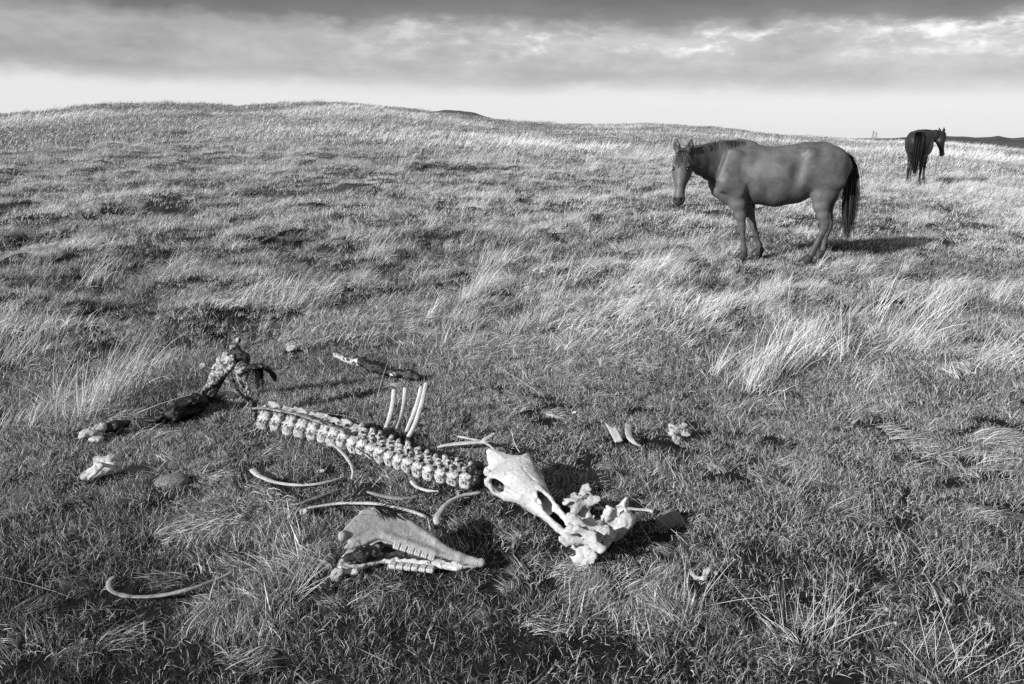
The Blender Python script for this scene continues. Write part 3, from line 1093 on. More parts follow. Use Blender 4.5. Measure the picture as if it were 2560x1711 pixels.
def dark_bay():
    B = at(2286, 462)
    B[2] = float(ground_z(B[0], B[1])) + .03
    depth = np.dot(B - np.array([0, 0, CAMZ]), FWD)
    sc = (462 - 331) * depth / FPX / 1.53
    tr = [((.72, 0, 1.02), .20, .16), ((.60, 0, 1.07), .32, .22), ((.42, 0, 1.12), .395, .25), ((.2, 0, 1.09), .375, .29), ((0, 0, 1.07), .38, .32),
          ((-.24, 0, 1.11), .375, .32), ((-.43, 0, 1.18), .335, .31), ((-.6, 0, 1.19), .315, .31), ((-.74, 0, 1.17), .28, .28), ((-.80, 0, 1.16), .21, .21)]
    tr = [(np.array(c), h, w * 1.14) for c, h, w in tr]
    mus = []
    for sd in (-1, 1):
        mus.append(((.58, .16 * sd, 1.30), (.66, .18 * sd, .98), .12, .05, .14, .07, (1, 0, 0), .05))
        mus.append(((.66, .18 * sd, .98), (.48, .18 * sd, .88), .12, .08, .10, .07, (0, 0, 1), .05))
        mus.append(((-.45, .22 * sd, 1.38), (-.47, .23 * sd, 1.35), .06, .05, .06, .05, (0, 0, 1), .09))
        mus.append(((-.68, .16 * sd, 1.28), (-.66, .17 * sd, .98), .21, .13, .21, .12, (1, 0, 0), .06))
        mus.append(((-.88, .11 * sd, 1.20), (-.80, .13 * sd, .95), .08, .085, .10, .09, (1, 0, 0), .05))
    neck = [(np.array(p), h, w, u) for p, h, w, u in [((.58, 0, 1.18), .27, .155, (0, 0, 1)), ((.76, -.08, 1.26), .23, .13, (-.2, 0, 1)), ((.90, -.22, 1.32), .20, .11, (-.3, .1, 1)),
            ((.98, -.36, 1.35), .17, .10, (-.4, .2, 1)), ((1.03, -.47, 1.34), .13, .09, (-.4, .3, 1))]]
    head = ((1.08, -.53, 1.40), (.10, -.16, -1.0), (.74, -.65, .1))

    def leg(x, y, hind, dx=0.0, dy=0.0):
        if hind:
            L = [((-.66, y, .99), .20, .11), ((-.62, y, .84), .145, .095), ((-.60, y, .69), .10, .07), ((-.63, y, .57), .072, .055), ((-.665, y, .47), .062, .047), ((-.66, y, .42), .055, .045),
                 ((-.64, y, .31), .040, .036), ((-.62, y, .19), .036, .033), ((-.61, y, .13), .045, .040), ((-.585, y, .085), .036, .036), ((-.57, y, .05), .042, .042, (1, 0, 0))]
            return [(np.array(p[0]) + (x + .6 + dx * (1 - p[0][2]), dy * (1 - p[0][2]), 0),) + tuple(p[1:]) for p in L]
        L = [((.49, y, .86), .11, .08), ((.49, y, .73), .088, .068), ((.47, y, .60), .064, .052), ((.465, y, .48), .052, .048), ((.46, y, .43), .046, .043), ((.45, y, .32), .036, .033),
             ((.445, y, .20), .035, .033), ((.445, y, .14), .045, .040), ((.455, y, .09), .036, .036), ((.465, y, .05), .042, .042, (1, 0, 0))]
        return [(np.array(p[0]) + (x - .46 + dx * (1 - p[0][2]), dy * (1 - p[0][2]), 0),) + tuple(p[1:]) for p in L]
    legs = [leg(.46, .15, False, -.05), leg(.46, -.17, False, .03, -.04), leg(-.6, .16, True, .04, .03), leg(-.6, -.13, True, -.10, .0)]

    def hair(hp, Dv, Lv, A):
        def tail(rng):
            a = rng.normal(); b = rng.normal()
            ln = .75 + .25 * rng.random()
            return np.array([(-.90, a * .03, 1.44), (-1.02, a * .045, 1.36), (-1.09 + b * .02, a * .042, 1.12), (-1.08 + b * .03, .005 + a * .038, 1.05 - .40 * ln), (-1.05 + b * .03, .01 + a * .03, 1.05 - .74 * ln)])

        def mane(rng):
            f = rng.random()
            P0 = np.array([.42, 0, 1.50]); P1 = np.array([.84, -.08, 1.52]); P2 = np.array([1.05, -.48, 1.47])
            c = (1 - f) ** 2 * P0 + 2 * f * (1 - f) * P1 + f * f * P2
            sd = -1 if rng.random() < .7 else 1
            d = np.array([.3, -.8, 0]) * (1 - .3 * f) * (-sd) * -1
            L = .10 + .12 * rng.random()
            return np.array([c + (0, 0, -.03), c + (0, 0, .015) + rng.normal(size=3) * .008, c + d * .07 + (0, 0, -.4 * L), c + d * .10 + (0, 0, -1.1 * L)])

        def fore(rng):
            l = rng.normal() * .03
            ln = .12 + .10 * rng.random()
            return np.array([hp(-.05, .03, l * .5), hp(-.02, .08, l), hp(ln * .5, .092, l * 1.3), hp(ln, .095, l * 1.6)])
        return [('tail', 520, tail, .010, 1), ('mane', 520, mane, .008, 2), ('forelock', 120, fore, .004, 3)]
    spec = dict(trunk=tr, muscles=mus, neck=neck, head=head, head_scale=1.0, legs=legs, hair=hair, muzzle=4.0, leg_dark=.25)
    build_horse('horse', B, R(62), spec, 'dark bay horse seen from behind, far up the grassy slope with head turned aside', M_coat_dark, M_hair, sc)


dark_bay()

# ------------------------------------------------------------------ bones
OCC = {}


def occupy(V):
    """Remember where something lies, so that the turf there is pressed short."""
    V = np.asarray(V)
    g = V[:, 2] - ground_z(V[:, 0], V[:, 1])
    for x, y in V[g < 0.12][:, :2]:
        for dx in (-.02, .02):
            for dy in (-.05, 0.02):
                OCC[(int(math.floor((x + dx) / .04)), int(math.floor((y + dy) / .04)))] = 1


def put(name, V, F, mat, parent=None, root_loc=None):
    """World-space geometry as an object whose origin lies at its base."""
    V = np.asarray(V, float)
    occupy(V)
    if parent is None:
        c = np.array([(V[:, 0].min() + V[:, 0].max()) / 2, (V[:, 1].min() + V[:, 1].max()) / 2, V[:, 2].min()])
        return obj(name, mesh_np(name, V - c, F, mat), None, c)
    return obj(name, mesh_np(name, V - np.array(root_loc), F, mat), parent)


def pixpath(pts, lift=0.0):
    return np.array([at(u, v, h + lift) for u, v, h in pts])


def rib(pts, half, thick, label, mat=None, group=None, name='rib', up=(0, 0, 1), lift=0.004, n=30):
    P = pixpath(pts, lift)
    half = np.asarray(half, float) * np.ones(len(pts)); thick = np.asarray(thick, float) * .8 * np.ones(len(pts))
    V, F = sweep(P, half, thick, up, n=n, k=10, rough=0.0032, seed=len(pts) + int(pts[0][0]))
    o = put(name, V, F, mat or M_rib)
    tag(o, label, 'bone', group)
    return o


def spine():
    px = [(648, 1040, .09), (760, 1066, .075), (860, 1092, .072), (960, 1130, .070), (1060, 1168, .066), (1130, 1186, .064), (1185, 1196, .062)]
    Q = catmull(pixpath(px), 400)
    s = np.concatenate([[0], np.cumsum(np.linalg.norm(np.diff(Q, axis=0), axis=1))])
    n = max(14, int(round(s[-1] / 0.068)))
    base = Q.mean(0); base[2] = float(ground_z(base[0], base[1]))
    root = empty('backbone', base)

    def lumbar(sd):
        q = Sculpt()
        q.seg((-.015, -.004, -.010), (.015, -.004, -.010), .042, .032, .042, .032, (0, 0, 1), .010, cap=.50)
        q.ell((.004, -.022, -.016), (.020, .012, .028), .010)
        q.ell((-.030, -.030, .012), (.012, .012, .014), .006, sub=True)
        q.seg((0, .012, .026), (.004, .040, .056), .032, .008, .035, .006, (1, 0, 0), .014)
        q.seg((0, .012, -.03), (0, .034, -.05), .022, .007, .020, .005, (1, 0, 0), .012)
        q.seg((0, .03, 0), (.004, .10, .012), .022, .007, .024, .006, (1, 0, 0), .016)
        for e in (-1, 1):
            q.ell((.026 * e, .040, .020), (.014, .012, .013), .008)
            q.ell((.026 * e, .016, .036), (.012, .010, .010), .008)
        q.ell((0, .03, .0), (.05, .012, .014), .004, sub=True)
        return q.mesh(.0042, .0042, 60, sd)

    def thoracic(sd):
        q = Sculpt()
        q.seg((-.016, -.002, -.014), (.016, -.002, -.014), .036, .028, .036, .028, (0, 0, 1), .008, cap=.52)
        q.seg((-.004, -.02, .006), (.010, -.016, -.040), .008, .018, .008, .016, (0, 1, 0), .010)
        for e in (-1, 1):
            q.ell((.021 * e, .008, .030), (.012, .014, .015), .007)
            q.ell((.015 * e, .030, .040), (.010, .012, .014), .007)
        q.seg((-.006, .022, .026), (-.012, .036, .062), .012, .010, .012, .009, (1, 0, 0), .008)
        q.seg((0, .03, .006), (-.018, .105, .034), .018, .008, .014, .006, (1, 0, 0), .012)
        q.ell((.0, .004, .028), (.008, .02, .012), .005, sub=True)
        q.ell((0, .03, -.004), (.05, .011, .012), .004, sub=True)
        return q.mesh(.0042, .0046, 60, sd)
    lm = [mesh_np('vertebra', *lumbar(i), M_vert) for i in range(3)]
    tm = [mesh_np('vertebra', *thoracic(10 + i), M_vert) for i in range(4)]
    rng = np.random.default_rng(4)
    for i in range(n):
        f = (((i + .5) / n) ** .93) * s[-1]
        c = np.array([np.interp(f, s, Q[:, a]) for a in range(3)])
        c2 = np.array([np.interp(min(f + .03, s[-1]), s, Q[:, a]) for a in range(3)]); c1 = np.array([np.interp(max(f - .03, 0), s, Q[:, a]) for a in range(3)])
        T = Vector(c2 - c1).normalized()
        up = Vector((0, 0, 1)); up = (up - T * up.dot(T)).normalized()
        Yv = up.cross(T).normalized()          # away from the viewer
        if Yv.y < 0:
            Yv = -Yv
        Zv = T.cross(Yv)
        roll = R(-22) + R(20) * (rng.random() - .5)
        Rm = Matrix((T, Yv, Zv)).transposed().to_4x4() @ Matrix.Rotation(roll, 4, 'X') @ Matrix.Rotation(R(12) * (rng.random() - .5), 4, 'Z') @ Matrix.Rotation(R(8) * (rng.random() - .5), 4, 'Y')
        lum = i < n * 0.40
        me = (lm if lum else tm)[i % (3 if lum else 4)]
        o = bpy.data.objects.new('vertebra', me)
        link(o, root)
        sc = (1.30 - .30 * i / n) * (.94 + .12 * rng.random())
        o.matrix_local = Matrix.Translation(Vector(c - base)) @ Rm @ Matrix.Scale(sc, 4)
        vs = np.array([v.co[:] for v in me.vertices][::25])
        M4 = np.array(Matrix.Translation(Vector(c)) @ Rm)
        occupy(vs @ M4[:3, :3].T + M4[:3, 3])
    # black core added so the gaps between vertebrae look deeply shaded
    Vl, Fl = sweep(Q[::40], .021, .021, (0, 0, 1), n=60, k=10, rough=.004, seed=3)
    put('gap_shade_core', Vl, Fl, M_black, root, base)
    # the dried hide still sticking to its neck end and its loin end
    q = Sculpt()
    for u, v, h, r in [(1182, 1175, .10, .022), (1192, 1160, .11, .018), (1200, 1185, .08, .022), (1190, 1205, .05, .025), (1203, 1170, .09, .014)]:
        q.ell(at(u, v, h), (r, r * .8, r), .02)
    V, F = q.mesh(.005, .006, 60, 2)
    put('dried_hide', V, F, M_black, root, base)
    q = Sculpt()
    P = pixpath([(640, 1022, .12), (668, 1022, .135), (705, 1028, .14), (750, 1037, .14), (810, 1058, .125), (870, 1082, .11)])
    for a, b in zip(P[:-1], P[1:]):
        q.seg(a, b, .006, .040, .006, .034, (0, .45, 1), .01)
    V, F = q.mesh(.0045, .006, 45, 7)
    put('dried_skin_strip', V, F, bone_mat('grey_skin', .16, .36, stain=.15, scale=1.6, stain_pos=.42), root, base)
    tag(root, 'long weathered backbone of joined vertebrae lying across the short turf', 'bone')


spine()


def skull():
    N_, O_ = at(1431, 1337, .02), at(1241, 1128, .165)
    e = N_ - O_; ln = np.linalg.norm(e); e /= ln
    up = np.array([0, 0, 1.0]); d0 = up - e * (up @ e); d0 /= np.linalg.norm(d0)
    ph = math.atan2(.105, .575)
    A = e * math.cos(ph) + d0 * math.sin(ph)
    d = up - A * (up @ A); d /= np.linalg.norm(d)
    l = np.cross(d, A)
    ro = R(15)
    d = d * math.cos(ro) - l * math.sin(ro); l = np.cross(d, A)
    sc = ln / math.hypot(.575, .105)
    q = Sculpt()
    q.chain([(np.array((-.012, 0, .122)), .016, .016), (np.array((.03, 0, .112)), .032, .034), (np.array((.07, 0, .105)), .042, .048), (np.array((.12, 0, .106)), .045, .056)], k=.015)
    q.seg((-.012, 0, .128), (.10, 0, .142), .012, .007, .008, .006, (0, 0, 1), .012)
    # broad flat forehead running into the face
    q.seg((.085, 0, .122), (.160, 0, .134), .022, .044, .020, .104, (0, 0, 1), .012)
    q.seg((.160, 0, .134), (.235, 0, .128), .020, .104, .026, .076, (0, 0, 1), .012)
    q.seg((.235, 0, .118), (.33, 0, .104), .036, .074, .032, .052, (0, 0, 1), .02)
    q.seg((.33, 0, .104), (.40, 0, .092), .030, .050, .022, .038, (0, 0, 1), .02)
    q.seg((.22, 0, .075), (.30, 0, .065), .060, .078, .058, .062, (0, 0, 1), .02)
    q.seg((.30, 0, .065), (.395, 0, .050), .058, .062, .040, .044, (0, 0, 1), .02)
    q.seg((.10, 0, .07), (.24, 0, .06), .030, .035, .045, .05, (0, 0, 1), .02)
    q.seg((.20, 0, .02), (.37, 0, .022), .026, .052, .022, .040, (0, 0, 1), .012)     # tooth bearing edge
    for s in (-1, 1):
        q.chain([(np.array((.30, .060 * s, .070)), .020, .016), (np.array((.24, .088 * s, .068)), .022, .014), (np.array((.18, .106 * s, .072)), .020, .011),
                 (np.array((.12, .104 * s, .082)), .018, .010), (np.array((.07, .080 * s, .080)), .018, .014), (np.array((.045, .055 * s, .080)), .02, .018)], k=.010)
        q.chain([(np.array((.150, .086 * s, .132)), .012, .016), (np.array((.140, .104 * s, .110)), .010, .010), (np.array((.138, .106 * s, .085)), .010, .010)], up=(1, 0, 0), k=.008)
        q.chain([(np.array((.37, .036 * s, .060)), .030, .012), (np.array((.44, .031 * s, .046)), .020, .010), (np.array((.52, .026 * s, .030)), .016, .013), (np.array((.565, .020 * s, .022)), .013, .016)], k=.012)
        q.ell((.192, .094 * s, .100), (.034, .030, .030), .008, sub=True)
        q.ell((.178, .072 * s, .098), (.03, .03, .026), .008, sub=True)
        q.ell((.088, .078 * s, .10), (.040, .020, .05), .01, sub=True)
        q.ell((.010, .028 * s, .055), (.016, .014, .018), .01)
        q.seg((.40, .048 * s, .085), (.46, .050 * s, .075), .006, .010, .006, .010, (0, 0, 1), .01, sub=True)
    q.ell((.412, .004, .100), (.052, .026, .062), .005, sub=True)
    q.seg((.38, 0, .070), (.535, 0, .050), .034, .024, .020, .013, (0, 0, 1), .006, sub=True)
    q.ell((.33, 0, .075), (.06, .030, .030), .006, sub=True)
    q.seg((.24, .016, .158), (.37, .014, .122), .004, .003, .004, .003, (0, 0, 1), .004, sub=True)
    q.seg((.36, .010, .125), (.43, .020, .100), .010, .010, .006, .006, (0, 0, 1), .01)
    V, F = q.mesh(.0032, .0016, 50, 3)
    Fr = np.stack([A, l, d], 1)
    nose_local = np.array([.575, 0, .018])
    W = (V - nose_local) * sc @ Fr.T + N_
    o = put('skull', W, F, M_skull)
    tag(o, 'bleached horse skull with hollow eye socket, nose bones pointing down into the turf', 'skull')


skull()


def plane_hit(u, v, P0, n):
    d = ray(u, v); c = np.array([0, 0, CAMZ])
    return c + d * (((P0 - c) @ n) / (d @ n))


def mandible():
    T = at(1203, 1407, .045)
    A = at(870, 1369, .135); B = at(933, 1274, .20)
    T2 = at(1180, 1412, .03); A2 = at(862, 1434, .025); B2 = at(945, 1348, .035)
    base = (T + A2) / 2; base[2] = float(ground_z(base[0], base[1]))
    root = empty('jawbone', base)

    def half(T, A, B, outline, thick, name, seed, stain=False):
        n = np.cross(A - T, B - T); n /= np.linalg.norm(n)
        if n[2] < 0:
            n = -n
        S = (T - A) / np.linalg.norm(T - A); O = np.cross(n, S)
        pts = []
        for u, v in outline:
            p = plane_hit(u, v, T, n) - T
            pts.append((p @ S, p @ O))
        q = Sculpt()
        q.poly(pts, thick, (T, S, O, n), .01, rnd=thick * .85)
        return q, n, S, O, pts
    up_out = [(848, 1338), (866, 1316), (886, 1294), (905, 1280), (933, 1272), (965, 1274), (992, 1282), (1014, 1299), (1050, 1325), (1090, 1352), (1138, 1384), (1180, 1396), (1203, 1407),
              (1182, 1411), (1130, 1401), (1094, 1391), (1040, 1372), (980, 1351), (945, 1350), (910, 1365), (880, 1373), (858, 1371), (872, 1357), (862, 1350)]
    q, n, S, O, pts = half(T, A, B, up_out, .0095, 'upper', 1)
    # thickened lower border, condyle, chin
    for (u0, v0), (u1, v1), r0, r1 in [((905, 1283), (935, 1276), .008, .010), ((935, 1276), (1000, 1292), .010, .012), ((1000, 1292), (1090, 1356), .012, .014), ((1090, 1362), (1150, 1391), .014, .012),
                                       ((960, 1340), (1085, 1384), .013, .014), ((1150, 1392), (1203, 1408), .012, .010), ((870, 1345), (900, 1335), .010, .008)]:
        q.seg(plane_hit(u0, v0, T, n), plane_hit(u1, v1, T, n), r0, r0, r1, r1, (0, 0, 1), .012)
    q.ell(plane_hit(856, 1345, T, n) + n * .010, (.017, .02, .017), .012)
    # chin joins the two halves
    q.seg(T, T2, .012, .012, .014, .014, (0, 0, 1), .015)
    q.seg(plane_hit(1150, 1398, T, n), T2 - (T2 - A2) * .06, .010, .010, .012, .012, (0, 0, 1), .015)
    V, F = q.mesh(.0036, .0012, 60, 5)
    bd = put('upper_branch', V, F, M_jaw, root, base)
    low = [(846, 1422), (862, 1434), (888, 1432), (919, 1416), (964, 1403), (1020, 1409), (1088, 1418), (1141, 1425), (1174, 1416), (1190, 1408), (1130, 1396), (1050, 1362), (985, 1338), (930, 1338), (880, 1362), (858, 1392)]
    q2, n2, S2, O2, _ = half(T2, A2, B2, low, .009, 'lower', 2)
    for (u0, v0), (u1, v1), r0, r1 in [((860, 1430), (890, 1430), .010, .010), ((964, 1400), (1088, 1410), .013, .015), ((1088, 1410), (1174, 1412), .015, .010), ((862, 1395), (850, 1420), .010, .012)]:
        q2.seg(plane_hit(u0, v0, T2, n2), plane_hit(u1, v1, T2, n2), r0, r0, r1, r1, (0, 0, 1), .012)
    V, F = q2.mesh(.0036, .0014, 60, 6)
    put('lower_branch', V, F, bone_mat('stained_jaw_bone', .36, .62, stain=.03, scale=1.1, stain_pos=.46), root, base)  # black mottles, made heavy to darken the gap in place of shade
    # dark mass added between the two branches, standing in for shade and stain
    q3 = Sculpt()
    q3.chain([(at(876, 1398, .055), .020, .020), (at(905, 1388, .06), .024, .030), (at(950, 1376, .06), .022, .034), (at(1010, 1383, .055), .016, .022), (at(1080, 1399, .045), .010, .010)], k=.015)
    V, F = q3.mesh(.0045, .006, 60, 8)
    put('dark_gap_mass', V, F, hide_mat('jaw_gap_dark', .008, .30, .62, 1.6), root, base)
    # cheek teeth, six to a row
    def tooth(sd):
        t = Sculpt()
        for k in (-1, 0, 1):
            t.seg((.0085 * k, 0, -.012), (.0085 * k, 0, .012), .0062, .010, .0056, .009, (1, 0, 0), .003)
        return t.mesh(.0022, .0010, 150, sd)
    tm = [mesh_np('tooth', *tooth(i), M_tooth) for i in range(3)]
    rng = np.random.default_rng(3)
    for (Tq, nq, Sq, Oq, a, b) in [(T, n, S, O, (984, 1361), (1088, 1394)), (T2, n2, S2, O2, (974, 1412), (1086, 1424))]:
        for k in range(6):
            f = (k + .5) / 6
            p = plane_hit(a[0] + (b[0] - a[0]) * f, a[1] + (b[1] - a[1]) * f, Tq, nq)
            Pa = plane_hit(*a, Tq, nq); Pb = plane_hit(*b, Tq, nq)
            X = Vector(Pb - Pa).normalized(); L = np.linalg.norm(Pb - Pa) / 6
            Z = Vector(nq).cross(X).normalized()
            Y = Z.cross(X)
            o = bpy.data.objects.new('tooth', tm[k % 3]); link(o, root)
            sc = L / .030
            o.matrix_local = Matrix.Translation(Vector(p - base)) @ Matrix((X, Y, Z)).transposed().to_4x4() @ Matrix.Rotation(R(6) * (rng.random() - .5), 4, 'X') @ Matrix.Scale(sc, 4)
    # scrap of black hair stuck on the bend of the jaw
    c0 = [plane_hit(u, v, T, n) + n * .013 for u, v in [(945, 1279), (965, 1283), (990, 1290)]]

    def scrap(rng):
        b = c0[rng.integers(0, 3)] + S * rng.normal() * .012 + O * rng.normal() * .008
        dv = S * (.6 + .4 * rng.random()) + O * rng.normal() * .7
        dv = dv / np.linalg.norm(dv)
        L = .02 + .025 * rng.random()
        return np.array([b, b + dv * L * .5 + n * .004 * rng.random(), b + dv * L + n * .002])
    V, F = strands(240, scrap, .0016, segs=4, seed=9)
    put('dried_hair_scrap', V, F, M_black, root, base)
    tag(root, 'lower jawbone lying on its side with two rows of cheek teeth showing', 'bone')


mandible()

# loose ribs ----------------------------------------------------------------
rib([(1075, 1124, .02), (1112, 1114, .035), (1160, 1108, .045), (1205, 1105, .05), (1220, 1108, .05)], [.006, .014, .019, .019, .015], .008,
    'broad pale rib behind the backbone, its thick end beside the skull crest')
rib([(1145, 1092, .03), (1170, 1096, .035), (1200, 1103, .04), (1212, 1107, .045)], [.007, .009, .007, .005], .005, 'thin pale rib end lying against the broad rib behind the backbone')
rib([(1202, 1106, .05), (1214, 1098, .06), (1228, 1090, .065), (1236, 1086, .065)], [.008, .015, .017, .012], .009, 'short club-shaped bone end standing above the broad rib')
rib([(1212, 1107, .055), (1226, 1116, .07), (1240, 1130, .11), (1248, 1145, .14)], [.007, .007, .006, .005], .005, 'slender rib bridging from the broad rib to the skull crest')
rib([(632, 1174, .04), (648, 1190, .03), (690, 1206, .02), (740, 1213, .02), (790, 1211, .02), (835, 1202, .015), (862, 1192, .01)], [.017, .014, .010, .008, .008, .007, .005], .007,
    'curved pale rib with a knobbed end lying below the backbone')
rib([(828, 1108, .11), (852, 1128, .10), (872, 1152, .08), (881, 1175, .05), (880, 1198, .02)], [.006, .009, .008, .006, .005], .005, 'short grey rib hanging down from the middle of the backbone')
rib([(1028, 1203, .03), (1042, 1217, .02), (1066, 1226, .02), (1096, 1229, .02)], [.008, .009, .009, .005], .006, 'small hooked rib under the neck end of the backbone')
rib([(918, 1230, .015), (955, 1239, .015), (1000, 1246, .015), (1042, 1243, .01)], [.006, .014, .015, .005], .006, 'flat grey rib sunk in turf between jawbone and backbone', M_greybone)
rib([(742, 1262, .015), (785, 1247, .015), (825, 1233, .012), (855, 1222, .008)], [.008, .011, .010, .005], .006, 'dull grey rib half sunk beside the long thin rib', M_greybone)
rib([(770, 1271, .02), (815, 1263, .025), (868, 1258, .03), (940, 1260, .03), (1000, 1271, .03), (1040, 1282, .025), (1066, 1293, .015)], [.006, .007, .008, .010, .010, .010, .007], .006,
    'long thin pale rib lying above the jawbone')
rib([(1202, 1232, .02), (1160, 1239, .025), (1130, 1251, .03), (1106, 1272, .03), (1092, 1295, .025), (1094, 1310, .015)], [.005, .008, .010, .012, .015, .013], .008, 'sickle-shaped pale rib between jawbone and skull')
rib([(286, 1442, .045), (272, 1458, .04), (284, 1481, .03), (325, 1491, .025), (380, 1491, .025), (440, 1482, .03), (500, 1465, .03), (552, 1445, .03), (580, 1430, .035)],
    [.009, .010, .0095, .009, .009, .008, .007, .006, .005], .0055, 'grey hook-shaped rib lying alone in the dark turf', bone_mat('dull_rib_bone', .12, .34, stain=.3, scale=2.0, stain_pos=.42), n=44)
rib([(1282, 1083, .03), (1284, 1100, .025), (1291, 1118, .02), (1300, 1132, .01)], [.004, .004, .004, .003], .003, 'thin curved sliver of rib standing in turf behind the skull')

for pts, lab in [([(962, 1079), (974, 1045), (982, 1010), (985, 977)], 'first upright broken rib, next to the loin vertebrae'),
                 ([(990, 1073), (1001, 1040), (1009, 1005), (1013, 973)], 'second upright broken rib, standing alone beyond the backbone'),
                 ([(1017, 1079), (1033, 1040), (1046, 1002), (1053, 970)], 'shorter of the two upright ribs standing close together'),
                 ([(1017, 1103), (1036, 1065), (1054, 1012), (1065, 963)], 'tallest upright broken rib, brightest beyond the backbone')]:
    b = at(pts[0][0], pts[0][1], 0.0)
    P = [on_plane_y(u, v, b[1] + .02 * i) for i, (u, v) in enumerate(pts)]
    P = [P[0] + np.array([0, 0, -.05])] + P + [P[-1] + (P[-1] - P[-2]) * .12]
    V, F = sweep(P, [.009, .011, .0125, .013, .011, .001], [.005, .005, .0055, .005, .004, .001], (0.25, -1, .1), n=30, k=10, rough=.0015, seed=int(pts[0][0]))
    o = put('rib', V, F, M_rib_bright)
    tag(o, 'pale ' + lab, 'bone', 'upright broken ribs beyond the backbone')

# ------------------------------------------------------------------ pelvis, limbs

def pelvis():
    b = at(636, 1050, .02)
    base = b.copy(); base[2] = float(ground_z(b[0], b[1]))
    Y0 = b[1]
    root = empty('pelvis', base)
    hp = lambda u, v, dy=0.0: on_plane_y(u, v, Y0 + dy)

    def plate(q, outline, Y, thick, tilt=0.0, k=.01):
        """Flat piece of bone with the given outline, standing at depth Y."""
        P0 = on_plane_y(outline[0][0], outline[0][1], Y)
        n = np.array([tilt, -1.0, .12]); n /= np.linalg.norm(n)
        S = np.array([1.0, 0, 0]); S -= n * (S @ n); S /= np.linalg.norm(S); O = np.cross(n, S)
        pts = []
        for u, v in outline:
            p = plane_hit(u, v, P0, n) - P0
            pts.append((p @ S, p @ O))
        q.poly(pts, thick, (P0, S, O, n), k, rnd=thick * .7)

    q = Sculpt()
    plate(q, [(585, 919), (598, 909), (619, 915), (627, 930), (617, 952), (621, 980), (637, 1018), (626, 1016), (606, 985), (594, 955)], Y0 + .09, .014, .35)
    q.ell(hp(606, 925, .085), (.034, .032, .030), .015); q.seg(hp(612, 950, .08), hp(632, 1012, .06), .012, .012, .010, .010, (1, 0, 0), .012)
    V, F = q.mesh(.0048, .004, 60, 1)
    put('hip_bone', V, F, M_hidebone, root, base)
    q = Sculpt()
    q.chain([(hp(612, 917, .10), .018, .030), (hp(634, 917, .11), .014, .036), (hp(651, 914, .13), .013, .036), (hp(668, 921, .15), .013, .032), (hp(682, 936, .17), .011, .024), (hp(688, 952, .18), .008, .014)], k=.012)
    V, F = q.mesh(.0048, .003, 50, 2)
    put('arched_rim', V, F, hide_mat('dark_rim', .012, .36, .58, 1.8), root, base)
    q = Sculpt()
    plate(q, [(580, 936), (590, 962), (600, 980), (613, 990), (632, 1000), (648, 998), (638, 1012), (640, 1052), (628, 1052), (628, 1016), (604, 990), (589, 974), (579, 950)], Y0 + .05, .012, .2)
    q.seg(hp(634, 1010, .04), hp(640, 1062, .0), .016, .014, .020, .018, (1, 0, 0), .012)
    V, F = q.mesh(.005, .006, 55, 3)
    put('dried_hide', V, F, M_black, root, base)
    Hs = [hp(640 + 5 * i, 922 + abs(i - 1) * 2, .12) for i in range(4)]

    def fr(rng):
        c = Hs[rng.integers(0, 3)] + np.array([rng.normal() * .012, rng.normal() * .01, 0])
        L = .06 + .08 * rng.random()
        return np.array([c, c + (rng.normal() * .006, -.01, -L * .5), c + (rng.normal() * .02, -.01, -L)])
    V, F = strands(120, fr, .0016, segs=5, seed=5)
    put('hanging_hair', V, F, M_hair, root, base)
    tag(root, 'dark mottled pelvis bone with arched rim at the loin end of the backbone', 'bone')

    # hind leg bone propped upright against it
    g = at(508, 1003, .0)
    base2 = g.copy(); base2[2] = float(ground_z(g[0], g[1]))
    root = empty('hind_leg', base2)
    Y1 = g[1]
    hq = lambda u, v, dy=0.0: on_plane_y(u, v, Y1 + dy)
    q = Sculpt()
    plate(q, [(549, 900), (570, 890), (588, 884), (589, 918), (570, 937), (557, 945), (536, 964), (512, 980), (506, 1006), (500, 1004), (508, 974), (521, 952), (531, 917)], Y1 - .05, .018, -.25)
    q.chain([(hq(597, 850, -.05), .015, .015), (hq(590, 858, -.05), .016, .015), (hq(570, 880, -.055), .012, .012), (hq(548, 902, -.06), .014, .014), (hq(535, 925, -.06), .012, .012)], up=(1, 0, 0), k=.012)
    q.seg(hq(560, 915, -.06), hq(530, 955, -.05), .022, .020, .018, .016, (1, 0, 0), .02)
    V, F = q.mesh(.0048, .004, 60, 4)
    put('thigh_bone', V, F, M_hidebone, root, base2)
    q = Sculpt()
    q.ell(hq(602, 891, -.05), (.030, .030, .028), .012); q.ell(hq(616, 897, -.05), (.022, .026, .034), .012)
    plate(q, [(596, 860), (600, 872), (612, 880), (605, 900), (588, 912), (570, 905), (572, 893), (585, 876)], Y1 - .04, .016, 0)
    V, F = q.mesh(.005, .004, 55, 5)
    put('hip_joint', V, F, hide_mat('black_joint', .012, .26, .63, 1.6), root, base2)
    q = Sculpt()
    plate(q, [(569, 938), (560, 955), (549, 974), (538, 992), (528, 1006), (512, 1012), (518, 985), (536, 962), (555, 944)], Y1 - .015, .014, .2)
    V, F = q.mesh(.005, .004, 55, 15)
    put('dark_sinew', V, F, M_black, root, base2)
    q = Sculpt()
    st = [(hq(522, 980, .03), .030, .02), (hq(512, 1004, .03), .040, .03), (at(490, 1008, .07), .045, .045), (at(462, 1018, .06), .050, .045), (at(435, 1035, .05), .042, .04), (at(405, 1043, .04), .028, .03), (at(372, 1050, .03), .014, .02)]
    q.chain(st, k=.03)
    q.ell(at(480, 1000, .10), (.03, .03, .025), .03)
    V, F = q.mesh(.007, .016, 30, 6)
    put('shank', V, F, hide_mat('shaggy_hide', .007, .28, .66), root, base2)
    tag(root, 'blackened hind leg bone propped up, its lower part covered in dark shaggy hide', 'bone')

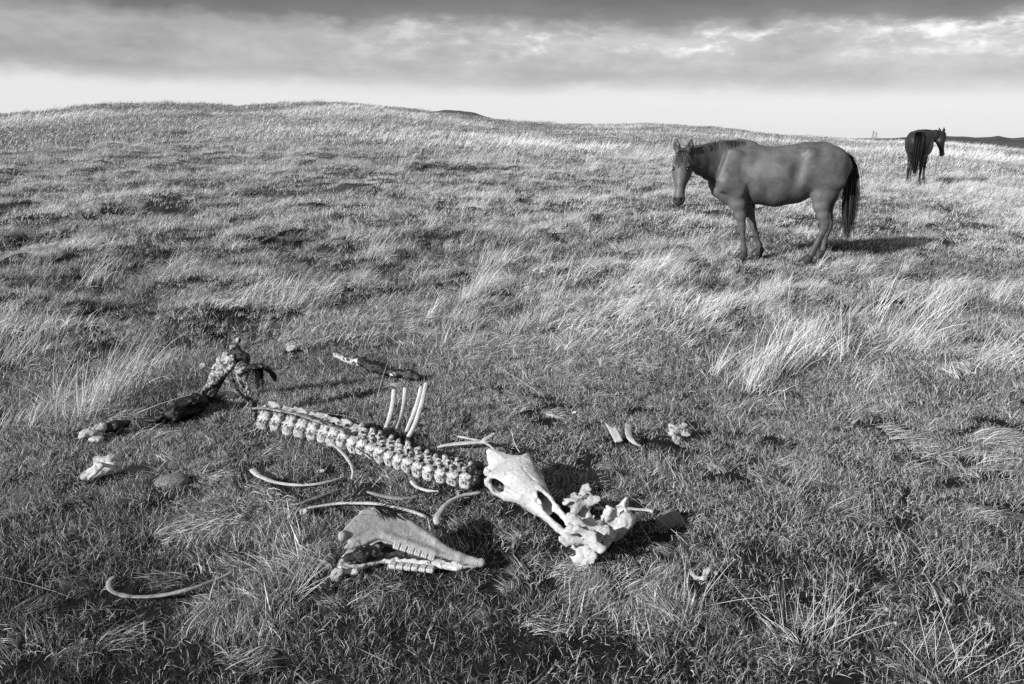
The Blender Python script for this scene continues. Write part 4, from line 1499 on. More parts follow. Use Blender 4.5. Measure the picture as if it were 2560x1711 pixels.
    # pastern with pale joint ends
    q = Sculpt()
    q.ell(at(222, 1086, .035), (.044, .035, .024), .015); q.ell(at(252, 1070, .055), (.026, .026, .024), .012); q.ell(at(242, 1098, .03), (.036, .03, .016), .012); q.seg(at(205, 1090, .04), at(240, 1075, .05), .012, .02, .012, .02, (0, 0, 1), .01)
    q.ell(at(238, 1076, .07), (.012, .016, .016), .01, sub=True)
    V, F = q.mesh(.0042, .008, 45, 8)
    r0 = at(240, 1090, 0)
    root = empty('pastern', r0)
    put('joint_end', V, F, M_bone, root, r0)
    q = Sculpt()
    q.chain([(at(266, 1070, .045), .026, .026), (at(290, 1066, .05), .028, .026), (at(314, 1060, .05), .018, .018)], k=.02)
    q.seg(at(300, 1082, .02), at(318, 1058, .06), .012, .012, .010, .010, (0, 0, 1), .015)
    V, F = q.mesh(.005, .007, 40, 9)
    put('dried_hide', V, F, M_black, root, r0)
    tag(root, 'pale pastern joint with a black hide stump beside the hind leg', 'bone')

    # shed hoof
    c = at(247, 1180, .0)
    root = empty('shed_hoof', c)
    q = Sculpt()
    a, b_ = at(282, 1160, .06), at(213, 1192, .02)
    q.seg(a, b_, .040, .046, .022, .020, (0, -.6, .8), .02)
    q.seg(at(240, 1148, .085), at(275, 1150, .085), .012, .02, .014, .02, (0, 0, 1), .015)
    q.seg(at(255, 1165, .09), at(212, 1200, .045), .012, .008, .008, .006, (0, 0, 1), .008, sub=True)
    V, F = q.mesh(.0045, .003, 60, 11)
    put('wall', V, F, bone_mat('bleached_hoof_horn', .10, .62, stain=.25, scale=.9, stain_pos=.42), root, c)
    q = Sculpt()
    q.chain([(at(240, 1157, .075), .008, .012), (at(255, 1165, .08), .008, .014), (at(240, 1180, .065), .008, .012), (at(222, 1196, .04), .007, .009)], k=.008)
    q.ell(at(276, 1152, .085), (.018, .014, .012), .01)
    V, F = q.mesh(.004, .003, 80, 12)
    put('sole', V, F, M_bone, root, c)
    tag(root, 'shed hoof with pale cracked sole lying on its side in the turf', 'hoof')


pelvis()


def dark_leg():
    q = Sculpt()
    px = [(836, 886, .05, .013), (853, 896, .045, .015), (880, 905, .04, .018), (905, 905, .05, .03), (925, 917, .04, .026), (966, 931, .035, .022), (1000, 935, .035, .022), (1026, 938, .035, .026), (1046, 946, .02, .018)]
    px = [(u, v, h + .014, r * 1.05) for u, v, h, r in px]
    P = [at(u, v, h) for u, v, h, r in px]
    base = P[4].copy(); base[2] = float(ground_z(base[0], base[1]))
    root = empty('foreleg', base)
    q.chain([(P[i], px[i][3], px[i][3]) for i in range(0, 4)], k=.012)
    V, F = q.mesh(.0055, .005, 45, 1)
    put('bare_bone_end', V, F, hide_mat('pale_bone_end', .03, .52, .47, 1.8), root, base)
    q = Sculpt()
    q.chain([(P[i], px[i][3] * 1.08, px[i][3] * 1.08) for i in range(3, 9)], k=.02)
    q.ell(at(893, 896, .07), (.022, .02, .018), .015); q.ell(at(912, 899, .075), (.018, .02, .02), .015); q.seg(at(985, 926, .06), at(1020, 930, .065), .012, .014, .010, .012, (0, 0, 1), .01)
    V, F = q.mesh(.006, .008, 40, 2)
    put('dried_hide', V, F, hide_mat('foreleg_hide', .008, .55, .64), root, base)
    tag(root, 'black hide-covered foreleg lying beyond the upright ribs, one pale bone end', 'bone')


dark_leg()

# ------------------------------------------------------------------ neck vertebrae and scraps

def neck_vertebra(c, yaw, tilt, roll, sc, seed, label, mat=None):
    q = Sculpt()
    rng = np.random.default_rng(seed)
    q.seg((-.05, 0, 0), (.05, 0, 0), .030, .034, .034, .038, (0, 0, 1), .015)
    q.seg((-.055, 0, .032), (.05, 0, .034), .022, .036, .024, .036, (0, 0, 1), .015)
    for s in (-1, 1):
        q.chain([(np.array((-.02, .035 * s, 0)), .042, .012), (np.array((-.005, .066 * s, -.012)), .044, .007), (np.array((.018, .086 * s, -.022)), .022, .005)], up=(1, 0, 0), k=.012)
        q.chain([(np.array((.030, .030 * s, .034)), .018, .020), (np.array((.064, .042 * s, .044)), .009, .022), (np.array((.080, .050 * s, .050)), .006, .014)], k=.012)
        q.chain([(np.array((-.040, .026 * s, .036)), .018, .020), (np.array((-.072, .040 * s, .040)), .009, .019)], k=.012)
        q.ell((.0, .050 * s, .022), (.014, .010, .010), .008, sub=True)
        q.ell((.03, .062 * s, -.002), (.012, .012, .03), .008, sub=True)
    q.seg((-.03, 0, .055), (.03, 0, .062), .016, .008, .020, .008, (0, 0, 1), .015)
    q.seg((-.12, 0, .034), (.12, 0, .036), .021, .022, .021, .022, (0, 0, 1), .005, sub=True)
    q.ell((-.075, 0, 0), (.028, .030, .026), .008, sub=True)
    q.ell((.055, 0, 0), (.022, .026, .024), .012)
    V, F = q.mesh(.0042, .0042, 55, seed)
    Rm = np.array((Matrix.Rotation(yaw, 3, 'Z') @ Matrix.Rotation(tilt, 3, 'Y') @ Matrix.Rotation(roll, 3, 'X')))
    W = V * sc @ Rm.T
    W = W + c
    W[:, 2] += float(ground_z(c[0], c[1])) + .005 - W[:, 2].min()
    o = put('neck_vertebra', W, F, mat or M_bone)
    tag(o, label, 'bone', 'loose neck vertebrae')


neck_vertebra(at(1452, 1300), R(25), R(-20), R(25), .80, 1, 'spiky neck vertebra lying beside the nose of the skull, smallest of its cluster', M_bone)
neck_vertebra(at(1462, 1402), R(165), R(-10), R(-38), 1.0, 2, 'pale winged neck vertebra touching the tip of the skull nose bones', M_skull)
neck_vertebra(at(1545, 1365), R(-60), R(-50), R(20), 1.08, 3, 'grey neck vertebra propped on end beside the thin straight bone', bone_mat('grey_vertebra_bone', .34, .60, stain=.3, scale=1.0, stain_pos=.36))
neck_vertebra(at(1690, 1108), R(20), R(10), R(40), .62, 4, 'small lone vertebra lying out on the open turf past the flat bone scraps', M_bone)

rib([(1486, 1272, .02), (1530, 1272, .025), (1580, 1273, .025), (1622, 1276, .025), (1632, 1280, .022)], [.007, .007, .008, .010, .012], [.006, .006, .007, .008, .010],
    'thin straight grey bone behind the neck vertebrae', bone_mat('straight_bone', .30, .48, stain=.4, scale=1.2, stain_pos=.32), name='straight_bone')
rib([(1573, 1062, .06), (1571, 1080, .05), (1577, 1098, .04), (1590, 1110, .025), (1604, 1116, .01)], [.018, .019, .015, .009, .004], .005, 'curved flat bone scrap narrowing to a tail', name='bone_scrap', up=(0.1, -.8, .6))
rib([(1368, 1036, .035), (1380, 1038, .04), (1395, 1043, .03), (1412, 1049, .015)], [.012, .015, .010, .005], .008, 'small pale knuckled bone alone beyond the flat bone scraps', name='small_bone', mat=M_bone)


def flat_scrap():
    P0 = at(1547, 1106, .015)
    n = np.array([0.1, -.75, .65]); n /= np.linalg.norm(n)
    S = np.array([1.0, 0, 0]); S -= n * (S @ n); S /= np.linalg.norm(S); O = np.cross(n, S)
    out = []
    for u, v in [(1512, 1057), (1519, 1062), (1533, 1072), (1537, 1067), (1548, 1085), (1558, 1103), (1549, 1106), (1538, 1107), (1529, 1090), (1523, 1078)]:
        p = plane_hit(u, v, P0, n) - P0
        out.append((p @ S, p @ O))
    q = Sculpt(); q.poly(out, .005, (P0, S, O, n), .004, rnd=.0025)
    V, F = q.mesh(.0028, .0008, 80, 1)
    o = put('bone_scrap', V, F, M_rib)
    tag(o, 'flat pointed bone scrap with a notched edge standing in turf', 'bone')

    q = Sculpt()
    P = [at(*p) for p in [(1730, 1432, .03), (1742, 1445, .025), (1760, 1448, .03), (1766, 1430, .045), (1775, 1424, .05), (1790, 1432, .035)]]
    for a, b in zip(P[:-1], P[1:]):
        q.seg(a, b, .006, .010, .006, .009, (0, 0, 1), .008)
    V, F = q.mesh(.0035, .003, 70, 2)
    o = put('jaw_fragment', V, F, bone_mat('dull_fragment_bone', .25, .5, stain=.2, scale=1.4, stain_pos=.42))
    tag(o, 'small jagged curled bone fragment in dark turf away from the skeleton', 'bone')

    for (u, v, h, r, lab, m_) in [(843, 1437, .025, (.020, .018, .026), 'rounded pale bone knob at the corner of the jawbone', M_jaw),
                                  (760, 1280, .02, (.017, .017, .016), 'small round bone knob at the end of the long thin rib', M_bone),
                                  (507, 916, .03, (.020, .018, .022), 'small pale bone chip in grass behind the propped leg bone', M_bone),
                                  (728, 871, .03, (.030, .022, .024), 'pale bone lump in the grass beyond the pelvis', M_bone),
                                  (806, 1178, .015, (.012, .010, .009), 'tiny white bone chip under the backbone', M_skull),
                                  (1436, 1031, .015, (.010, .010, .008), 'tiny white bone chip beyond the small knuckled bone', M_skull)]:
        c = at(u, v, h)
        q = Sculpt(); q.ell(c, r, .005); q.ell(c + np.array([r[0] * .7, -.005, r[2] * .5]), np.array(r) * .6, .006); q.ell(c + np.array([-r[0] * .6, .003, -r[2] * .5]), np.array(r) * .65, .006)
        q.ell(c + np.array([r[0] * .1, -r[1], r[2] * .4]), np.array(r) * .35, .004, sub=True)
        V, F = q.mesh(.0032, .0035, 70, int(u))
        o = put('bone_fragment', V, F, m_)
        tag(o, lab, 'bone')
    for (u, v, rx, rz, lab, nm, val) in [(1672, 1303, .056, .032, 'smooth flat grey stone lying beside the grey neck vertebra', 'flat_stone', M_stone),
                                         (425, 1207, .070, .028, 'low pale speckled stone half sunk in the turf near the hoof', 'speckled_stone', plain_mat('speckled_stone', .16, .9, .2, .8, 120))]:
        c = at(u, v, 0.008)
        q = Sculpt(); q.ell(c, (rx, rx * .8, rz), .02); q.ell(c + np.array([rx * .3, rx * .2, rz * .1]), (rx * .7, rx * .6, rz * .8), .03)
        V, F = q.mesh(.005, .004, 22, int(u))
        o = put(nm, V, F, val)
        tag(o, lab, 'stone')


flat_scrap()

# ------------------------------------------------------------------ grass

def blades(n, rad, L, w, tilt, lean, curl, segs, seed, shade=(0, 1), leandir=(1.0, 0.25, 0), jitter=0.15):
    """A tuft of n ribbons. lean pushes every blade down wind, curl bends it over."""
    rng = np.random.default_rng(seed)
    a = rng.random(n) * 2 * np.pi; r = rad * np.sqrt(rng.random(n))
    P = np.stack([r * np.cos(a), r * np.sin(a), np.full(n, -0.008)], 1)
    az = rng.random(n) * 2 * np.pi
    th = np.abs(rng.normal(0, tilt, n))
    D = np.stack([np.sin(th) * np.cos(az), np.sin(th) * np.sin(az), np.cos(th)], 1)
    ld = np.array(leandir, float); ld /= np.linalg.norm(ld)
    D = D + lean * ld * (0.6 + 0.8 * rng.random(n))[:, None]
    D /= np.linalg.norm(D, axis=1)[:, None]
    ln = L[0] + (L[1] - L[0]) * rng.random(n)
    Hd = D.copy(); Hd[:, 2] = 0
    Hd = Hd / (np.linalg.norm(Hd, axis=1)[:, None] + 1e-6) + rng.normal(size=(n, 3)) * jitter
    cv = curl * (0.3 + 1.4 * rng.random(n))
    pts = [P]
    d = D
    for i in range(segs):
        pts.append(pts[-1] + d * (ln / segs)[:, None])
        d = d + (Hd * 0.6 + np.array([0, 0, -0.75])) * (cv / segs)[:, None]
        d /= np.linalg.norm(d, axis=1)[:, None]
        d[:, 2] = np.where(pts[-1][:, 2] < 0.006, np.maximum(d[:, 2], 0.02), d[:, 2])
    pts = np.stack(pts, 1)                                   # n x (segs+1) x 3
    S = np.cross(D, rng.normal(size=(n, 3)) * [1, 1, 0.4]); S /= np.linalg.norm(S, axis=1)[:, None] + 1e-9
    ww = w * (0.6 + 0.8 * rng.random(n))
    prof = np.linspace(1, 0.0, segs + 1) ** 0.6
    prof[-1] = 0.06
    off = S[:, None] * (ww[:, None] * prof[None])[..., None]
    V = np.stack([pts - off, pts + off], 2).reshape(n, -1, 3)
    k = 2 * (segs + 1)
    i = np.arange(segs)
    q = np.stack([2 * i, 2 * i + 1, 2 * i + 3, 2 * i + 2], 1)
    F = (q[None] + (np.arange(n) * k)[:, None, None]).reshape(-1, 4)
    sh = shade[0] + (shade[1] - shade[0]) * rng.random(n)
    return V.reshape(-1, 3), F, np.repeat(sh, k)


def tuft_mesh(name, mat, *parts):
    Vs, Fs, Ss, off = [], [], [], 0
    for V, F, s in parts:
        Vs.append(V); Fs.append(F + off); Ss.append(s); off += len(V)
    return mesh_np(name, np.vstack(Vs), np.vstack(Fs), mat, smooth=False, attrs={'shade': np.concatenate(Ss)})


def scatter(name, variants, P, rot, scl, tone, idx, label, cat):
    """One grass object: the tuft shapes set out on the points P (kind stuff)."""
    col = bpy.data.collections.new(name + '_shapes')
    for i, me in enumerate(variants):
        col.objects.link(bpy.data.objects.new('%s_shape_%02d' % (name, i), me))
    me = bpy.data.meshes.new(name)
    n = len(P)
    me.vertices.add(n)
    me.vertices.foreach_set('co', np.asarray(P, np.float32).reshape(-1))
    for nm, ty, dat, key in [('rot', 'FLOAT_VECTOR', rot, 'vector'), ('scl', 'FLOAT_VECTOR', scl, 'vector'), ('tone', 'FLOAT', tone, 'value'), ('pick', 'INT', idx, 'value')]:
        a = me.attributes.new(nm, ty, 'POINT')
        a.data.foreach_set(key, np.asarray(dat, np.int32 if ty == 'INT' else np.float32).reshape(-1))
    me.update()
    me.materials.append(variants[0].materials[0])
    o = obj(name, me)
    tag(o, label, cat, kind='stuff')
    ng = bpy.data.node_groups.new(name + '_nodes', 'GeometryNodeTree')
    ng.interface.new_socket('Geometry', in_out='INPUT', socket_type='NodeSocketGeometry')
    ng.interface.new_socket('Geometry', in_out='OUTPUT', socket_type='NodeSocketGeometry')
    N, L = ng.nodes, ng.links
    gi, go = N.new('NodeGroupInput'), N.new('NodeGroupOutput')
    ci = N.new('GeometryNodeCollectionInfo')
    ci.inputs['Collection'].default_value = col
    ci.inputs['Separate Children'].default_value = True
    ci.inputs['Reset Children'].default_value = True
    iop = N.new('GeometryNodeInstanceOnPoints')
    iop.inputs['Pick Instance'].default_value = True

    def named(nm, ty):
        q = N.new('GeometryNodeInputNamedAttribute')
        q.data_type = ty
        q.inputs['Name'].default_value = nm
        return q.outputs['Attribute']
    e2r = N.new('FunctionNodeEulerToRotation')
    L.new(named('rot', 'FLOAT_VECTOR'), e2r.inputs[0])
    L.new(gi.outputs[0], iop.inputs['Points'])
    L.new(ci.outputs[0], iop.inputs['Instance'])
    L.new(named('pick', 'INT'), iop.inputs['Instance Index'])
    L.new(e2r.outputs[0], iop.inputs['Rotation'])
    L.new(named('scl', 'FLOAT_VECTOR'), iop.inputs['Scale'])
    L.new(iop.outputs[0], go.inputs[0])
    md = o.modifiers.new('scatter', 'NODES')
    md.node_group = ng
    return o


def ring_points(r0, r1, dens, az=0.80, falloff=None):
    n = int(0.5 * (r1 * r1 - r0 * r0) * 2 * az * dens)
    r = np.sqrt(r0 * r0 + (r1 * r1 - r0 * r0) * RNG.random(n))
    a = (RNG.random(n) * 2 - 1) * az
    return r * np.sin(a), r * np.cos(a)


# patches of paler, longer, matted grass seen in the short turf: photograph pixel, radius in metres, strength
_PATCH = [(470, 1180, .22, .7), (560, 1270, .26, 1.0), (480, 1330, .20, .8), (640, 1390, .22, .9), (700, 1440, .18, .9), (620, 1500, .20, .8), (560, 1560, .16, .5), (720, 1600, .14, .5), (820, 1560, .10, .4),
          (1520, 1470, .18, .9), (1600, 1500, .20, .9), (1480, 1560, .14, .6), (1420, 1650, .10, .5), (1400, 1430, .12, .6), (1660, 1430, .12, .6), (1000, 1180, .15, .3), (230, 1000, .4, .5),
          (2400, 1100, .35, .5), (2150, 1000, .4, .4), (1900, 1050, .3, .35), (1150, 860, .7, .6), (950, 800, .8, .5), (1450, 880, .7, .5), (1350, 830, .6, .5), (300, 1080, .25, .4)]
_PW = [(at(u, v)[:2], r, s) for u, v, r, s in _PATCH]


def patch(x, y):
    m = np.zeros_like(x)
    for c, r, s in _PW:
        d = np.hypot(x - c[0], y - c[1]) / r
        m = np.maximum(m, s * (1 - sstep(.45, 1.25, d + .5 * (fbm2(x * 7, y * 7, 31, 2) - .5))))
    return m


def occ_scale(x, y, r):
    k = np.ones(len(x))
    ix = np.floor(x / .04).astype(int); iy = np.floor(y / .04).astype(int)
    for i in np.nonzero(r < 7)[0]:
        if (ix[i], iy[i]) in OCC:
            k[i] = 0.6
    return k


def hoof_scale(x, y, v):
    k = np.ones(len(x))
    for hx, hy in HOOFS:
        k = np.where(np.hypot(x - hx, (y - hy + .12) * .8) < .26, v, k)
    return k


def turf_tone(x, y, r):
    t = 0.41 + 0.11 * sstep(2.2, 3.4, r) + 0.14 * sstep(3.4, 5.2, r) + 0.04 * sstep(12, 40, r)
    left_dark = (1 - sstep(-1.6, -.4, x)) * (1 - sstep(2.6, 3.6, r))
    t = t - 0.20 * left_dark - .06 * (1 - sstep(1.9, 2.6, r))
    n = fbm2(x * .9, y * .9, 41, 3) - .5
    n2 = fbm2(x * 4.5, y * 4.5, 43, 3) - .5
    hm = (hummock(x, y) - .5) * sstep(4.5, 8, r) * (1 - sstep(35, 60, r))
    return t + n * .40 + n2 * .30 + 0.25 * patch(x, y) + .75 * hm 


# --- short turf, four grades of tuft from fine (near) to coarse (far)
turf_shapes = []
for i in range(6):
    turf_shapes.append(tuft_mesh('turf', M_turf, blades(150, .08, (.020, .054), .0011, .60, .10, 1.1, 4, 100 + i)))
for i in range(4):
    turf_shapes.append(tuft_mesh('turf', M_turf, blades(90, .13, (.03, .075), .0020, .55, .25, .9, 3, 120 + i)))
for i in range(4):
    turf_shapes.append(tuft_mesh('turf', M_turf, blades(80, .26, (.04, .10), .0040, .55, .35, 1.0, 3, 140 + i)))
for i in range(4):
    turf_shapes.append(tuft_mesh('turf', M_turf, blades(80, .55, (.06, .17), .0085, .55, .4, .9, 3, 160 + i)))


def make_turf():
    X, Y, I, S = [], [], [], []
    for r0, r1, dens, i0, ni, sc in [(1.1, 6.0, 185, 0, 6, 1.0), (5.0, 13.0, 75, 6, 4, 1.0), (11.5, 32.0, 20, 10, 4, 1.0), (29.0, 96.0, 4.6, 14, 4, 1.0)]:
        x, y = ring_points(r0, r1, dens)
        X.append(x); Y.append(y); I.append(i0 + RNG.integers(0, ni, len(x))); S.append(np.full(len(x), sc))
    x, y, idx, s = map(np.concatenate, (X, Y, I, S))
    r = np.hypot(x, y)
    # bare, trodden hollows between the tufts
    bare = fbm2(x * 3.2, y * 3.2, 51, 3)
    keep = ~((bare < .30) & (RNG.random(len(x)) < .5) & (r < 4))
    x, y, idx, s, r = x[keep], y[keep], idx[keep], s[keep], r[keep]
    n = len(x)
    hgt = .75 + .6 * RNG.random(n) + .5 * (fbm2(x * 2, y * 2, 61, 2) - .5)
    k = occ_scale(x, y, r) * hoof_scale(x, y, .40)
    scl = np.stack([s * (.85 + .3 * RNG.random(n)), s * (.85 + .3 * RNG.random(n)), s * hgt * k], 1)
    rot = np.stack([RNG.normal(0, .12, n), RNG.normal(0, .12, n), np.where(r < 6, RNG.random(n) * 6.283, RNG.normal(0, .9, n))], 1)
    P = np.stack([x, y, ground_z(x, y)], 1)
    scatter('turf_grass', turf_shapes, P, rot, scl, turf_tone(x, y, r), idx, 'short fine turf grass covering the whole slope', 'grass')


make_turf()

def ragged(seed, k, n, rad, L, w, lean):
    """Several tufts grown together, each leaning its own way."""
    rng = np.random.default_rng(seed)
    out = []
    for q in range(k):
        c = rng.normal(size=2) * rad * [1.0, .7]
        sz = .55 + .6 * rng.random()
        a = rng.normal(.15, .6)
        V, F, sh = blades(int(n * (.5 + .8 * rng.random())), .05 + .06 * rng.random(), (L[0] * sz, L[1] * sz), w, .16 + .14 * rng.random(), lean * (.6 + .8 * rng.random()), .25 + .5 * rng.random(), 5, seed * 7 + q,
                          shade=(.1, 1), leandir=(math.cos(a), math.sin(a), 0))
        out.append((V + np.array([c[0], c[1], 0]), F, sh))
    out.append(blades(90, rad * 1.6, (.06, .20), w * 1.1, .55, lean * .8, 1.2, 4, seed * 7 + 90, shade=(0, .7)))
    return out


# --- longer dry grass: matted tufts, standing tufts, and coarse ones for the far slope
dry_shapes = []
for i in range(4):     # matted, lying over
    dry_shapes.append(tuft_mesh('dry', M_dry, blades(80, .07, (.05, .12), .0014, .5, 1.3, 1.3, 4, 200 + i, jitter=.35)))
for i in range(4):     # matted, medium distance
    dry_shapes.append(tuft_mesh('dry', M_dry, blades(110, .17, (.06, .19), .0019, .55, .60, 1.2, 4, 220 + i, jitter=.4)))
for i in range(4):     # standing stems, medium distance
    dry_shapes.append(tuft_mesh('dry', M_dry, *ragged(240 + i, 4, 18, .11, (.12, .36), .0018, .42)))
for i in range(4):     # far slope
    dry_shapes.append(tuft_mesh('dry', M_dry, blades(70, .40, (.14, .36), .0080, .35, .50, .7, 3, 260 + i)))
for i in range(3):     # single straws lying about
    dry_shapes.append(tuft_mesh('dry', M_dry, blades(2 + i % 2, .12, (.12, .36), .0009, 1.3, 1.6, .2, 4, 280 + i, shade=(.4, 1))))


def make_dry():
    X, Y, I, T, YAW, SZ = [], [], [], [], [], []

    def add(x, y, i0, ni, tone, yaw, size):
        n = len(x)
        X.append(x); Y.append(y); I.append(i0 + RNG.integers(0, ni, n)); T.append(tone); YAW.append(yaw); SZ.append(size)
    # near matted patches
    x, y = ring_points(1.2, 7.0, 170)
    p = patch(x, y)
    k = RNG.random(len(x)) < p * .85
    x, y, p = x[k], y[k], p[k]
    yaw = (fbm2(x * 1.6, y * 1.6, 71, 2) - .5) * 7 + RNG.normal(0, .35, len(x))
    add(x, y, 0, 4, .35 + .30 * RNG.random(len(x)), yaw, .8 + .5 * RNG.random(len(x)))
    # a thin mixture of dry blades everywhere in the near turf
    x, y = ring_points(1.2, 9.0, 22)
    add(x, y, 0, 4, .20 + .35 * RNG.random(len(x)), RNG.random(len(x)) * 6.283, .5 + .5 * RNG.random(len(x)))
    # matted swathes on the middle slope, heaviest on the left hummocks
    x, y = ring_points(4.8, 30.0, 11)
    r = np.hypot(x, y)
    m = .5 * fbm2(x * .55, y * .8, 81, 3) + .5 * hummock(x, y)
    left = 1 - sstep(-1.5, 5, x - .1 * y)
    turfy = 1 - sstep(4.6, 6.6, r + .15 * x)
    dn = (sstep(.42, .62, m) * .8 + .22 + .30 * left) * (1 - .85 * turfy)
    k = RNG.random(len(x)) < dn
    x, y, m = x[k], y[k], m[k]
    r = np.hypot(x, y)
    add(x, y, 4, 4, .44 + 2.0 * (m - .47) + .22 * (RNG.random(len(x)) - .5) + .08 * sstep(8, 20, r) - .10 * left[k], RNG.normal(0, .9, len(x)) + (fbm2(x * .8, y * .8, 83, 2) - .5) * 3, .7 + .5 * RNG.random(len(x)))
    # standing tufts
    x, y = ring_points(5.2, 32.0, 8)
    r = np.hypot(x, y)
    m = fbm2(x * .42 + 5, y * .6, 91, 3)
    right = sstep(-3.5, 1.0, x - .05 * y)
    dn = sstep(.52, .66, m) * .7 * (.25 + .75 * right) * sstep(5.5, 8.5, r) + .035
    k = RNG.random(len(x)) < dn
    x, y, m, r = x[k], y[k], m[k], r[k]
    add(x, y, 8, 4, .76 + .9 * (m - .5) + .25 * (RNG.random(len(x)) - .5), RNG.normal(0, .4, len(x)), (.55 + .6 * RNG.random(len(x))) * (1 + .25 * sstep(10, 25, r)))
    # far slope
    x, y = ring_points(24.0, 94.0, 2.6)
    r = np.hypot(x, y)
    m = fbm2(x * .10 + 3, r * .16, 95, 4)
    m2 = fbm2(x * .35, y * .35, 96, 2)
    k = RNG.random(len(x)) < sstep(.36, .62, m) * .9 + .10
    x, y, m, r = x[k], y[k], m[k], r[k]
    crest = sstep(58, 70, r) * (1 - sstep(-.25, .15, np.arctan2(x, y)))
    add(x, y, 12, 4, .36 - .22 * crest + 3.0 * (m - .48) + .25 * (RNG.random(len(x)) - .5), RNG.normal(0, .5, len(x)), (.5 + .7 * RNG.random(len(x))) * (.8 + .5 * sstep(.45, .6, m)))
    # loose straws on the near turf
    x, y = ring_points(1.3, 8.0, 5)
    add(x, y, 16, 3, .65 + .3 * RNG.random(len(x)), RNG.random(len(x)) * 6.283, .6 + .8 * RNG.random(len(x)))
    x, y, idx, tone, yaw, size = map(np.concatenate, (X, Y, I, T, YAW, SZ))
    n = len(x)
    r = np.hypot(x, y)
    k = occ_scale(x, y, r)
    keep = (k > .9) | (RNG.random(n) < .25)
    keep &= hoof_scale(x, y, .0) > .5
    # the horses stand on grass that is not taller than their knees
    x, y, idx, tone, yaw, size, k = x[keep], y[keep], idx[keep], tone[keep], yaw[keep], size[keep], k[keep]
    n = len(x)
    rot = np.stack([RNG.normal(0, .08, n), RNG.normal(0, .08, n), yaw], 1)
    scl = np.stack([size, size, size * k * (.85 + .3 * RNG.random(n))], 1)
    P = np.stack([x, y, ground_z(x, y) + .003], 1)
    scatter('dry_grass', dry_shapes, P, rot, scl, np.clip(tone, 0, 1.2), idx, 'long dry windblown grass mixed through the green turf', 'grass')


make_dry()

# --- the big pale tussocks that stand out one by one
tuss_shapes = []


for i in range(10):
    tuss_shapes.append(tuft_mesh('stems', M_straw, *ragged(300 + i, 5, 22, .13, (.15, .46), .0016, .45)))
thin_shapes = []
for i in range(4):
    thin_shapes.append(tuft_mesh('stems', M_straw, *ragged(340 + i, 3, 9, .08, (.14, .40), .0009, 1.1)[:3], blades(22, .12, (.05, .13), .0011, .6, .3, 1.0, 3, 350 + i, shade=(0, .6))))

# photograph pixel of the foot, size, turn of the lean
_BIG = [(1175, 752, 1.0, 0), (1130, 800, .8, .2), (1240, 668, 1.0, .1), (1215, 715, .9, -.1), (1160, 860, .7, .2), (690, 762, 1.0, -.2), (740, 770, .9, 0), (800, 756, .9, .1), (850, 800, .7, .3), (650, 830, .6, .2),
        (215, 712, 1.0, .1), (35, 905, .9, .2), (60, 860, .8, .1), (935, 640, .9, 0), (1010, 618, .9, .1), (960, 590, .8, 0), (1350, 810, .8, .3), (1300, 830, .7, .1), (1400, 660, .8, 0),
        (1570, 720, .9, .2), (1530, 745, .8, .4), (1660, 668, .9, .1), (1690, 700, .8, .2), (1810, 765, .9, .1), (1900, 770, 1.0, -.2), (1930, 745, .9, 0), (1712, 800, .9, .3), (1640, 700, .8, .2),
        (1985, 905, 1.1, .1), (2050, 925, 1.1, .1), (2015, 880, .9, .2), (2290, 800, 1.1, .2), (2260, 850, 1.0, .1), (2340, 770, 1.1, .3), (2370, 740, .9, .2), (2480, 755, 1.0, 0), (2300, 880, .8, .1),
        (2490, 920, 1.0, -.2), (2520, 890, .8, 0), (2420, 860, .8, .3), (1880, 970, .9, .2), (1870, 940, .7, .3), (2180, 690, .8, .4), (2260, 680, .7, .4), (2090, 670, .7, .1), (2540, 770, .8, .2),
        (1640, 760, .7, .2), (2130, 800, .7, .2), (1560, 800, .6, .3), (520, 570, .9, .1), (560, 600, .8, .3), (420, 480, .8, .1), (210, 420, .7, .2), (1440, 560, .8, .1), (1530, 540, .8, .2), (1500, 600, .8, .3),
        (1080, 560, .8, .2), (1180, 540, .8, .1), (860, 560, .7, .3), (1350, 520, .7, .2), (2460, 560, .7, .2), (2530, 575, .7, .3)]
_NEAR = [(250, 1010, 1.1, .15), (205, 1025, 1.0, .05), (290, 990, 1.0, .55), (360, 930, .9, .7), (170, 1050, .7, .3)]
_THIN = [(2460, 1190, .8, .5), (2420, 1160, .7, .6), (2150, 1290, .8, .2), (2230, 1300, .7, .1), (1980, 1240, .7, .1), (2310, 1440, .9, .7), (2360, 1420, .9, .6), (2030, 1590, .8, .5), (2080, 1570, .8, .6),
         (2360, 1690, .8, .3), (660, 1040, .8, 0), (630, 1060, .8, .1), (700, 1075, .6, .2), (560, 1080, .6, .4), (1990, 1170, .6, 0), (710, 1500, .7, .5), (735, 1470, .7, .45), (1690, 1235, .5, .3), (880, 1060, .4, .2)]


def plant(px, shapes, name, label, group, seed):
    rng = np.random.default_rng(seed)
    for i, (u, v, s, yw) in enumerate(px):
        p = at(u, v)
        o = obj(name, shapes[i % len(shapes)], None, (p[0], p[1], float(ground_z(p[0], p[1])) - .01))
        o.rotation_euler = (0, 0, yw + rng.normal() * .15)
        s = s * (.85 + .35 * rng.random())
        o.scale = (s, s, s * (.9 + .2 * rng.random()))
        tag(o, label, 'grass', group)


